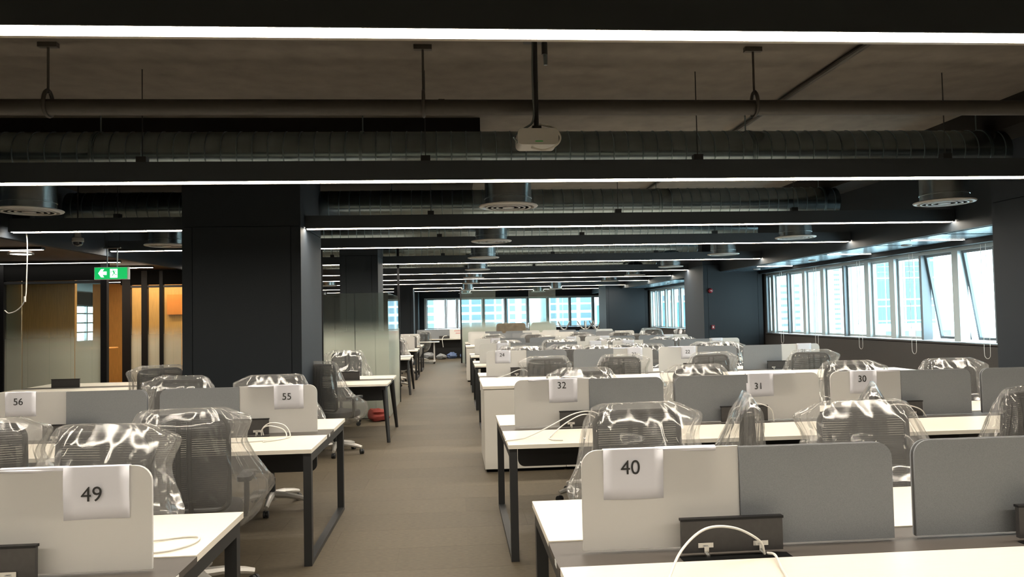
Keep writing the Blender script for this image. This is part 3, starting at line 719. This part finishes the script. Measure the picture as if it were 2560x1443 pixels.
def number_sheet(txt, x, z, d, seed, front=.172, back=.12):
    o = sheet_mesh('number_sheet', .21, front, back, seed).build('number_sheet', 'paper', None, (x + .012, d, 0))
    so = o.modifiers.new('thick', 'SOLIDIFY'); so.thickness = .0006; so.offset = 1
    tag(o, f'white paper sheet printed with the number {txt}, hung over its screen', 'paper sheet', 'number sheets on the desk screens')
    fc = bpy.data.curves.new('digits', 'FONT'); fc.body = txt; fc.size = .069; fc.align_x = 'CENTER'; fc.align_y = 'CENTER'; fc.extrude = .0004; fc.materials.append(M['ink'])
    t = bpy.data.objects.new('digits_text', fc); COL.objects.link(t)
    dg = bpy.context.evaluated_depsgraph_get(); me = bpy.data.meshes.new_from_object(t.evaluated_get(dg)); me.name = 'digits'
    bpy.data.objects.remove(t); bpy.data.curves.remove(fc)
    t = bpy.data.objects.new('digits', me); COL.objects.link(t); t.parent = o
    t.location = (-.012, -.0185, z); t.rotation_euler = (PI / 2, 0, 0)
    t['label'] = f'printed number {txt}'
    return o
SIGN = {'40': (.596, 1.025, 2.62), '32': (.777, 1.04, 5.58), '31': (2.263, .994, 5.58), '30': (3.072, 1.027, 5.58),
        '24': (.641, 1.029, 10.42), '23': (2.474, .995, 10.42), '22': (3.233, 1.011, 10.42), '21': (4.90, .985, 10.42),
        '16': (.83, 1.01, 13.46), '15': (2.49, .99, 13.46), '14': (3.085, 1.006, 13.46), '13': (4.712, .985, 13.46),
        '8': (.863, 1.02, 16.47), '7': (2.521, .995, 16.47), '6': (3.255, 1.009, 16.47), '5': (4.68, .985, 16.47),
        '49': (-1.197, .998, 2.633), '55': (-1.224, 1.005, 5.673), '56': (-3.089, 1.02, 5.673)}
rows = [(2.62, ['40', None, None, None]), (5.58, ['32', '31', '30', None]), (10.42, ['24', '23', '22', '21']), (13.46, ['16', '15', '14', '13']), (16.47, ['8', '7', '6', '5']), (21.5, [None] * 4), (24.5, [None] * 4)]
SX0 = .428
jit = random.Random(3)
rown = {2.62: 'beside screen 40', 5.58: 'in the row of screens 30 to 32', 21.5: 'in the row beyond the second white cabinets', 24.5: 'in the row by the far glass room'}
for d, nums in rows:
    for k, n in enumerate(nums):
        pl = '' if d < 6 else ', ' + ['at the aisle end', 'second from the aisle', 'third from the aisle', 'at the window end'][k]
        lab = f'desk screen hung with the sheet numbered {n}' if n else f'unnumbered desk screen {rown[d]}{pl}'
        if d == 2.62 and k > 1: continue
        screen(SX0 + k * W + (jit.uniform(-.01, .01) if d > 6 else 0), d + (.012 if k == 1 and d < 3 else 0), k % 2 == 0, lab)
for d, nums in ((2.633, ['49', None, None]), (5.673, ['55', '56', None])):
    for k, n in enumerate(nums):
        if k == 2 or (d < 3 and k > 1): continue
        lab = f'desk screen hung with the sheet numbered {n}' if n else 'unnumbered desk screen beside screen 49'
        screen(-1.01 - SW - k * W, d, k % 2 == 1, lab)
for d, k0 in ((20.1, 2), (23.0, 2)):
    for k in range(k0):
        screen(-1.05 - SW - k * W, d, k % 2 == 1, f"desk screen on the {'first' if d < 22 else 'second'} square-legged desk, {'at its aisle end' if k == 0 else 'away from the aisle'}")
for i, (n, (x, z, d)) in enumerate(SIGN.items()): number_sheet(n, x, z, d, i)
for n, dx in (('40', .20), ('32', -.14), ('31', .19), ('30', .20), ('55', -.17), ('49', -.19), ('23', -.19), ('22', -.17)):
    x, z, d = SIGN[n]
    o = sheet_mesh('blank_sheet', .21, .015, .165, 40 + int(n)).build('blank_sheet', 'paper', None, (x + dx, d + .003, .0008))
    so = o.modifiers.new('thick', 'SOLIDIFY'); so.thickness = .0006; so.offset = 1
    tag(o, f'paper sheet hung down the back of the screen numbered {n}', 'paper sheet', 'sheets hung behind the screens')

# ------------------------------------------------------------------ white cabinets
def cabinets(y0, y1, label, zt=.86):
    e = empty('cabinet_row', (0, 0, 0))
    bpy.data.objects.remove(e)
    n = 6; wd = 4.9 / n
    for k in range(n):
        x0 = .28 + k * wd
        c = empty('storage_cabinet', (x0, (y0 + y1) / 2, 0)); hy = (y1 - y0) / 2
        pos = 'at the aisle end' if k == 0 else ('at the window end' if k == n - 1 else f'{ordinal(k)} from the aisle')
        tag(c, f'low white cabinet {label}, {pos}', 'cabinet', f'white storage cabinets {label}')
        B(.002, wd - .002, -hy + .02, hy - .02, .03, zt - .03).build('carcass', 'cabinet_white', c)
        B(.004, wd - .004, -hy, -hy + .018, .035, zt - .034).build('door', 'cabinet_white', c); B(.004, wd - .004, hy - .018, hy, .035, zt - .034).build('door', 'cabinet_white', c)
        B(.02, wd - .02, -hy + .04, hy - .04, 0, .03).build('plinth', 'groove', c)
    tag(B(.27, 5.19, y0 - .012, y1 + .012, zt - .028, zt).build('cabinet_top', 'desk_white'), f'long white top board over the cabinets {label}', 'top board')
cabinets(7.64, 8.66, 'behind the desks numbered 30 to 32')
cabinets(18.4, 19.4, 'behind the desks numbered 5 to 8', .85)

# ------------------------------------------------------------------ office chairs in plastic
CH = {}
def frame_loop(wd, zb, zt, r=.06, y=lambda z: 0, n=6):
    return [(x, y(z), z) for x, z in rrect(-wd, wd, zb, zt, r, n=n)]
def backy(z): return -.22 - .07 * (z - .52) + .06 * math.sin((z - .5) * PI / .56) * -.5
def make_chair_meshes():
    wd = .225
    CH['back_frame'] = MB().tube(frame_loop(wd, .52, 1.045, .07, backy), .014, 8, closed=True).mesh('back_frame', 'chair_black')
    m = MB(); z = .54
    while z < 1.03:
        y = backy(z); m.box(-wd + .005, wd - .005, y - .002, y + .002, z, z + .0101); z += .0116
    CH['back_mesh'] = m.mesh('back_mesh', 'chair_mesh', False)
    m = MB()
    for x in (-.028, .028):
        pts = [(x, backy(z) - .028, z) for z in (.44, .55, .7, .85, .98, 1.03)]; m.tube(pts, .014, 8)
    CH['spine'] = m.mesh('spine', 'chair_black')
    m = MB(); n = 28; L1 = []
    for zz, s in ((.42, .86), (.435, .97), (.47, 1.0), (.495, .96), (.502, .8)):
        for k in range(n):
            a = 2 * PI * k / n; c, sn = math.cos(a), math.sin(a)
            x = .245 * s * math.copysign(abs(c) ** .55, c); y = .235 * s * math.copysign(abs(sn) ** .55, sn) + .01
            L1.append((x, y, zz))
    fs = [(j * n + k, j * n + (k + 1) % n, (j + 1) * n + (k + 1) % n, (j + 1) * n + k) for j in range(4) for k in range(n)] + [tuple(range(n - 1, -1, -1)), tuple(4 * n + k for k in range(n))]
    m.add(L1, fs); CH['seat'] = m.mesh('seat', 'chair_seat')
    for s, nm in ((-1, 'arm_l'), (1, 'arm_r')):
        m = MB(); m.tube([(s * .20, -.02, .43), (s * .275, -.02, .44), (s * .28, -.02, .52), (s * .28, -.02, .65)], .016, 8)
        m.prism([(s * .28 + a, b - .0) for a, b in rrect(-.04, .04, -.13, .12, .03)], .65, .675, 'z')
        CH[nm] = m.mesh('armrest', 'chair_black')
    CH['column'] = MB().lathe([(.03, .10), (.03, .25), (.022, .26), (.022, .38), (.08, .39), (.09, .42)], n=16).mesh('gas_column', 'chair_black')
    m = MB()
    for k in range(5):
        a = 2 * PI * k / 5 + .3; c, s = math.cos(a), math.sin(a)
        m.tube([(c * .03, s * .03, .115), (c * .14, s * .14, .112), (c * .26, s * .26, .092), (c * .315, s * .315, .078)], .030, 8, r2=.018)
    m.lathe([(.045, .07), (.05, .13), (.03, .14)], n=16)
    CH['base'] = m.mesh('star_base', 'base_silver')
    CH['caster'] = MB().lathe([(.026, -.022), (.029, -.018), (.029, -.004), (.02, -.003), (.02, .003), (.029, .004), (.029, .018), (.026, .022)], n=16, axis='x').mesh('caster', 'chair_black')
    CH['cpos'] = [((math.cos(2 * PI * k / 5 + .3) * .315, math.sin(2 * PI * k / 5 + .3) * .315, .029), 2 * PI * k / 5 + .9 + k) for k in range(5)]
    def interp(tab, z):
        for (z0, v0), (z1, v1) in zip(tab[:-1], tab[1:]):
            if z0 >= z >= z1: return v0 + (v1 - v0) * (z0 - z) / (z0 - z1)
        return tab[-1][1]
    for var in range(4):
        rnd = random.Random(100 + var)
        flare = (1.0, 1.12, .92, 1.05)[var]
        wt = [(1.085, .20), (1.07, .235), (1.0, .262), (.9, .285), (.78, .32 * flare), (.68, .37 * flare), (.58, .365 * flare), (.48, .335), (.40, .27), (.34, .16)]
        ft = [(1.085, -.262), (1.0, -.215), (.9, -.175), (.78, -.125), (.70, -.06), (.66, .05), (.60, .20), (.52, .268), (.42, .27), (.34, .12)]
        bt = [(1.085, -.285), (1.0, -.325), (.8, -.325), (.6, -.31), (.42, -.27), (.34, -.14)]
        nz_, na = 56, 96; vs = []; fs = []; off = Vector((var * 7.3, var * 3.1, 1.7))
        for j in range(nz_):
            z = 1.085 - (1.085 - .34) * (j / (nz_ - 1)) ** 1.0
            w_, f_, b_ = interp(wt, z), interp(ft, z), interp(bt, z)
            cy = (f_ + b_) / 2; hy = (f_ - b_) / 2
            for k in range(na):
                a = 2 * PI * k / na; c, s = math.cos(a), math.sin(a); ex = .5 + .25 * (j / nz_)
                x = w_ * math.copysign(abs(c) ** ex, c); y = cy + hy * math.copysign(abs(s) ** ex, s)
                amp = .004 + .020 * min(1, j / 12) * (1.0 if abs(x) > .16 else .55)
                p = Vector((math.cos(a) * 2.1, math.sin(a) * 2.1, z * 1.6)) + off
                q_ = Vector((math.cos(a) * 5.5, math.sin(a) * 5.5, z * 2.4)) + off; rg = .9 - abs(noise.noise(p * 1.6)) * 2.4 + .9 * (.35 - abs(noise.noise(q_))) * 2 + .5 * (.3 - abs(noise.noise(q_ * 2.3)))
                nx_, ny_ = c, s
                x += nx_ * amp * rg; y += ny_ * amp * rg * .8; zz = z + .012 * noise.noise(p * 2.3 + off)
                # ears at the upper corners of the bag
                for sx in (-1, 1):
                    if rnd and ((var + (sx > 0)) % 2 == 0):
                        g = math.exp(-((abs(x - sx * w_)) / .05) ** 2) * math.exp(-((z - .99) / .055) ** 2)
                        x += sx * .075 * g; zz += .03 * g
                vs.append((x, y, zz))
        for j in range(nz_ - 1):
            for k in range(na):
                k2 = (k + 1) % na; fs.append((j * na + k, (j + 1) * na + k, (j + 1) * na + k2, j * na + k2))
        vs.append((0, -.273, 1.092)); fs += [(k, (k + 1) % na, len(vs) - 1) for k in range(na)]
        b = MB(); b.add(vs, fs); CH['bag%d' % var] = b.mesh('plastic_cover', 'plastic' if var != 2 else 'plastic_thick')
make_chair_meshes()
cc = [0]
def chair(x, y, rz, label, full=True, var=None, dz=0, bag=True):
    e = empty('office_chair', (x, y, 0), rz); tag(e, label, 'office chair', 'plastic-wrapped office chairs')
    v = cc[0] % 4 if var is None else var; cc[0] += 1
    for k in ('back_frame', 'back_mesh', 'spine', 'seat'):
        inst(CH[k], k, e, (0, 0, dz))
    if full:
        inst(CH['arm_l'], 'armrest', e, (0, 0, dz)); inst(CH['arm_r'], 'armrest', e, (0, 0, dz))
    inst(CH['column'], 'gas_column', e, (0, 0, 0)); b = inst(CH['base'], 'star_base', e)
    if full:
        for p, a in CH['cpos']: inst(CH['caster'], 'caster', b, p, (0, 0, a))
    if bag: inst(CH['bag%d' % v], 'plastic_cover', e, (0, 0, dz))
    return e
fa, ne = PI, 0
ch = 'plastic-wrapped office chair'
chair(.96, 3.68, PI + .06, f'{ch} directly behind the screen numbered 40', var=0)
chair(2.06, 3.50, PI - .05, f'{ch} behind the plain grey screen next to screen 40', var=1)
chair(1.40, 4.33, PI / 2 - .28, f'{ch} turned sideways in front of the screen numbered 31', var=2)
chair(2.27, 4.56, PI / 2 - .5, f'{ch} turned away in front of the screen numbered 30', var=2, dz=.02)
chair(3.13, 4.43, .55, f'{ch} in front of the unnumbered screen next to screen 30', var=3)
for x, n, v, dx in ((1.149, '32', 3, .0), (2.187, '31', 1, .05), (3.572, '30', 0, -.05), (4.52, None, 2, -.08)):
    chair(x, 6.44, PI + dx, (f'{ch} behind the screen numbered {n}' if n else f'{ch} behind the unnumbered screen next to screen 30'), var=v)
for x, n, v, r in ((1.075, '24', 0, .05), (1.99, '23', 3, -.06), (3.05, '22', 1, .08), (4.33, '21', 3, -.05)):
    chair(x, 9.24, r, f'{ch} in front of the screen numbered {n}', var=v, dz=-.01)
for x, y, n in ((1.17, 11.42, '24'), (2.18, 11.36, '23'), (3.04, 11.4, '22'), (4.22, 11.4, '21')): chair(x, y, PI + jit.uniform(-.2, .2), f'{ch} behind the screen numbered {n}', False)
for x, y, n in ((.98, 12.42, '16'), (1.85, 12.4, '15'), (2.75, 12.42, '14'), (4.15, 12.4, '13')): chair(x, y, jit.uniform(-.2, .2), f'{ch} in front of the screen numbered {n}', False)
for x, y, n in ((1.05, 14.5, '16'), (2.0, 14.52, '15'), (3.3, 14.5, '14'), (4.5, 14.5, '13')): chair(x, y, PI + jit.uniform(-.2, .2), f'{ch} behind the screen numbered {n}', False)
for x, y, n in ((1.0, 15.4, '8'), (2.15, 15.42, '7'), (3.05, 15.4, '6'), (4.2, 15.4, '5')): chair(x, y, jit.uniform(-.2, .2), f'{ch} in front of the screen numbered {n}', False)
for x, y, n in ((.92, 17.5, '8'), (2.16, 17.5, '7'), (3.05, 17.52, '6'), (4.3, 17.5, '5')): chair(x, y, PI + jit.uniform(-.2, .2), f'{ch} behind the screen numbered {n}', False)
for k_, x in enumerate((.95, 2.1, 3.3, 4.5)): chair(x, 20.45, jit.uniform(-.2, .2), f'{ch} beyond the second white cabinets, {ordinal(k_)} from the aisle', False)
for i, (x, y, r) in enumerate(((5.60, 21.5, 2.6), (5.95, 22.5, 3.4), (6.40, 21.4, 2.2))): chair(x, y, r, f"{ch} parked by the second windows, {['the one farthest from the glass', 'the one farthest along', 'the one closest to the sill'][i]}", dz=.03)
# left side
chair(-1.67, 3.45, PI - .12, f'{ch} behind the screen numbered 49', var=0)
chair(-1.50, 4.55, .10, f'{ch} in front of the screen numbered 55', var=1)
chair(-2.52, 4.36, .25, f'{ch} in front of the screen numbered 56', var=3)
chair(-1.54, 6.52, PI + .1, f'{ch} behind the screen numbered 55', var=1)
chair(-2.44, 6.68, PI - .1, f'{ch} behind the screen numbered 56', var=3)
chair(-2.95, 7.35, 2.2, f'{ch} turned aside by the broad column', var=2, dz=-.03)
chair(-3.42, 9.05, .5, f'{ch} between the broad column and the glass rooms', var=2)
chair(-1.40, 9.05, -.55, f'{ch} just beyond the broad column by the aisle', var=0)
chair(-1.70, 11.5, PI - .2, f'{ch} in front of the frosted glass screen', var=1)
chair(-1.35, 17.3, PI + .3, f'{ch} at the far side of the second splay-legged desk')
chair(-1.5, 18.9, .2, f'{ch} at the first square-legged desk along the aisle')
chair(-1.35, 21.8, .2, f'{ch} at the second square-legged desk along the aisle')
chair(-1.25, 27.2, .9, f'{ch} beside the small white desk on casters')

# ------------------------------------------------------------------ cables
def cable(pts, label, r=.0042):
    pts = [(p.x, p.y, max(p.z, TOP + .0055) if min(q[2] for q in pts) > .7 else p.z) for p in spline(pts)]
    return tag(MB().tube(pts, r, 8).build('cable', 'cable_white'), label, 'cable', 'white cables on the desks')
T = TOP + .006
cable([(1.02, 2.50, T), (.99, 2.47, .80), (.90, 2.45, .850), (.79, 2.41, .862), (.69, 2.34, .82), (.61, 2.22, .765), (.55, 2.08, T), (.47, 1.94, T)], 'white cable arching in front of the flap below screen 40')
cable([(1.03, 2.50, T + .002), (1.035, 2.45, T + .01), (1.01, 2.34, T), (.97, 2.15, T), (.95, 1.92, T)], 'short white cable lying on the desk below screen 40')
cable([(1.02, 5.46, T), (1.03, 5.44, .83), (.95, 5.42, .865), (.82, 5.38, .85), (.62, 5.2, .79), (.45, 5.06, T), (.36, 5.0, T), (.315, 4.98, T)], 'white cable running off the desk end below screen 32')
cable([(1.0, 5.46, T), (.99, 5.43, .82), (.9, 5.4, .845), (.76, 5.3, .80), (.63, 5.1, T), (.62, 4.97, T), (.69, 4.93, T)], 'white cable with a plug lying below screen 32')
cable([(2.33, 5.46, T), (2.30, 5.44, .84), (2.18, 5.42, .885), (2.02, 5.40, .86), (1.93, 5.36, T)], 'white cable arching over the flap below screen 31')
cable([(3.50, 5.46, T), (3.45, 5.44, .80), (3.35, 5.42, .835), (3.22, 5.4, .85), (3.1, 5.36, .82), (3.0, 5.3, T)], 'white cable arching over the flap below screen 30')
cable([(-1.37, 5.565, T), (-1.365, 5.53, .80), (-1.30, 5.50, .84), (-1.20, 5.48, .82), (-1.16, 5.44, T), (-1.25, 5.34, T), (-1.45, 5.28, T), (-1.6, 5.3, T)], 'white cable looped below the screen numbered 55')
cable([(-1.38, 5.555, T), (-1.37, 5.52, .79), (-1.31, 5.46, .825), (-1.20, 5.43, .80), (-1.18, 5.38, T + .001), (-1.3, 5.26, T)], 'second white cable looped below the screen numbered 55')
cable([(-1.6, 2.72, T + .08), (-1.45, 2.76, T + .075), (-1.25, 2.86, T + .02), (-1.1, 2.98, T), (-.99, 3.0, T), (-.97, 2.92, T), (-1.03, 2.83, T), (-1.15, 2.8, T)], 'white cable curled behind the screen numbered 49')
cable([(1.0, 10.33, T), (.96, 10.31, .82), (.85, 10.28, .83), (.66, 10.15, .77), (.45, 9.95, T), (.34, 9.85, T), (.318, 9.8, T - .02), (.316, 9.78, .62)], 'white cable hanging off the desk end below screen 24')
cable([(4.3, 13.36, T), (4.25, 13.34, .88), (4.1, 13.33, .93), (3.95, 13.34, .88), (3.9, 13.36, T)], 'white cable arching over the desk below screen 13')

# ------------------------------------------------------------------ far room furniture and clutter
def wrapped_sofa(x, y, wd, label):
    e = empty('sofa', (x, y, 0)); tag(e, label, 'sofa', 'plastic-wrapped sofas')
    h = wd / 2
    MB().prism(rrect(-h, h, .12, .45, .06), -.38, .38, 'y').build('seat', 'sofa_brown', e)
    MB().prism(rrect(-h, h, .45, 1.31, .10), .16, .38, 'y').build('backrest', 'sofa_brown', e)
    for s in (-1, 1): MB().prism(rrect(s * h - .11, s * h + .11, .12, .72, .06), -.38, .36, 'y').build('arm', 'sofa_brown', e)
    MB().prism(rrect(-h - .12, h + .12, .10, 1.34, .12), .13, .41, 'y').build('plastic_cover', 'plastic', e)
    for sx in (-1, 1):
        for sy in (-.3, .3): B(sx * (h - .08) - .02, sx * (h - .08) + .02, sy - .02, sy + .02, 0, .12).build('leg', 'steel_black', e)
wrapped_sofa(2.03, 27.15, 1.05, 'brown high-backed sofa in clear plastic, the wider of two')
wrapped_sofa(3.2, 27.75, .72, 'brown sofa in clear plastic, the narrower of two behind the glass')
def small_table(x, y, label, h=.73, r=.35):
    e = empty('side_table', (x, y, 0)); tag(e, label, 'table')
    MB().lathe([(r - .01, h - .02), (r, h - .01), (r - .01, h)], n=28).build('tabletop', 'white_paint', e); MB().lathe([(.03, .02), (.03, h - .02)], n=12).build('stem', 'white_paint', e); MB().lathe([(r * .6, 0), (r * .6, .012), (.03, .025)], n=24).build('foot', 'white_paint', e)
small_table(.95, 28.8, 'small round white table behind the far glass', 1.16, .4)
small_table(6.1, 28.5, 'tall round white table by the far windows', 1.35, .45)
e = empty('storage_table', (4.72, 28.0, 0)); tag(e, 'long dark table under the upturned table legs', 'table')
B(-.95, .95, -.4, .4, .93, .96).build('tabletop', 'steel_black', e)
for sx in (-.9, .86):
    for sy in (-.37, .33): B(sx, sx + .04, sy, sy + .04, 0, .93).build('leg', 'steel_black', e)
def upturned(x, y, label, rz):
    e = empty('upturned_table_base', (x, y, .96), rz); tag(e, label, 'table base', 'upturned table bases')
    MB().lathe([(.14, 0), (.14, .03), (.05, .05), (.04, .09)], n=16).build('hub', 'white_paint', e)
    for k in range(4):
        a = PI / 2 * k + .4; c, s = math.cos(a), math.sin(a)
        MB().tube([(c * .04, s * .04, .06), (c * .14, s * .14, .12), (c * .24, s * .24, .27), (c * .30, s * .30, .37)], .026, 8, r2=.018).build('leg', 'base_silver' if k % 2 else 'white_paint', e)
upturned(4.05, 28, 'white splayed table base upside down, nearer the sofas', .2); upturned(4.85, 28.0, 'white splayed table base upside down, in the middle of the long dark table', .9); upturned(5.25, 27.85, 'white splayed table base upside down, nearer the tall round table', 1.4)
# desk at the end of the aisle
e = empty('bench_desk', (-.55, 29.4, 0)); tag(e, 'white-topped desk closing the end of the aisle', 'bench desk')
B(-1.0, 1.35, -.35, .35, .715, .74).build('desktop', 'desk_white', e); B(-.95, 1.3, .25, .28, .0, .715).build('modesty_panel', 'flap_dark', e)
for x in (-.98, 1.3): B(x, x + .04, -.33, .3, 0, .715).build('leg', 'steel_black', e)
e = empty('desk_screen', (-.55, 29.7, 0)); tag(e, 'desk screen with red print at the end of the aisle', 'desk screen')
MB().prism(rrect(-.9, .35, .746, 1.10, .04, 'tl'), -.012, .012, 'y').build('fabric_panel', 'fabric_grey', e); MB().prism(rrect(.352, 1.25, .746, 1.10, .04, 'tr'), -.008, .008, 'y').build('frosted_panel', 'white_paint', e)
m = MB()
for r_, (a, b) in enumerate(((.55, .95), (.6, .82))):
    x = a; 
    while x < b: B(x, x + .025, -.0105, -.009, 1.02 - r_ * .09, 1.05 - r_ * .09).build('red_mark', 'ink_red', e); x += .045
B(-.05, .35, -.09, -.07, .745, .85).build('cable_flap', 'flap_dark', e)
tag(MB().tube(spline([(-.30, 29.5, .86), (-.42, 29.3, .84), (-.47, 29.02, .74), (-.46, 28.98, .6), (-.44, 28.98, .44)]), .012, 8).build('cable', 'cable_white'), 'white cable hanging from the desk at the end of the aisle', 'cable')
def bag(x, y, s, mat, label, seed):
    m = MB(); n, k2 = 20, 10; vs = []; fs = []; o = Vector((seed * 3.3, 1, 2))
    for j in range(k2 + 1):
        t = j / k2 * PI
        for k in range(n):
            a = 2 * PI * k / n; p = Vector((math.sin(t) * math.cos(a), math.sin(t) * math.sin(a), math.cos(t)))
            q = p * (1 + .35 * noise.noise(p * 2.2 + o)); vs.append((q.x * s, q.y * s, max(0, (q.z * .62 + .5) * s)))
    for j in range(k2):
        for k in range(n): fs.append((j * n + k, (j + 1) * n + k, (j + 1) * n + (k + 1) % n, j * n + (k + 1) % n))
    m.add(vs, fs); return tag(m.build('plastic_bag', mat, None, (x, y, 0)), label, 'bag', 'bags at the end of the aisle')
bag(-1.0, 29.15, .22, 'grey_bag', 'crumpled grey bag on the floor under the end desk', 1); bag(-.50, 28.75, .18, 'grey_bag', 'smaller grey bag slumped between the other bags', 2)
bag(-.12, 29.2, .2, 'blue_bag', 'crumpled blue bag on the floor under the end desk', 3); bag(.36, 29.0, .17, 'blue_bag', 'smaller blue bag beside the glass post', 4)
bag(-1.19, 11.84, .165, 'red_bag', 'dull red sack on the floor behind the splay-legged desk', 9)
e = empty('caster_desk', (-.95, 26.2, 0)); tag(e, 'small white desk on casters near the end of the aisle', 'desk')
B(-.3, .42, -.3, .3, .72, .745).build('desktop', 'white_paint', e); B(.22, .27, -.03, .03, .1, .72).build('column', 'white_paint', e); B(.21, .28, -.32, .32, .07, .10).build('foot', 'white_paint', e); B(-.3, .21, -.03, .03, .07, .10).build('cross_rail', 'white_paint', e)
for y in (-.28, .28): inst(CH['caster'], 'caster', e, (.245, y, .035))
inst(CH['caster'], 'caster', e, (-.28, 0, .035))
# fire alarm and call point on the column
e = empty('fire_alarm', (5.617, 16.33, 2.03)); tag(e, 'round red fire alarm sounder on the dark column', 'fire alarm')
MB().lathe([(.055, 0), (.055, -.03), (.045, -.05), (.02, -.06)], n=24, axis='y').build('sounder', 'red', e); MB().lathe([(.012, -.06), (.01, -.066)], n=12, axis='y').build('cap', 'white_paint', e)
e = empty('call_point', (5.655, 16.33, 1.23)); tag(e, 'small red fire call point below the alarm', 'call point')
B(-.035, .035, -.03, 0, -.045, .045).build('box', 'red', e); B(-.012, .012, -.033, -.03, -.02, .02).build('press_plate', 'white_paint', e)
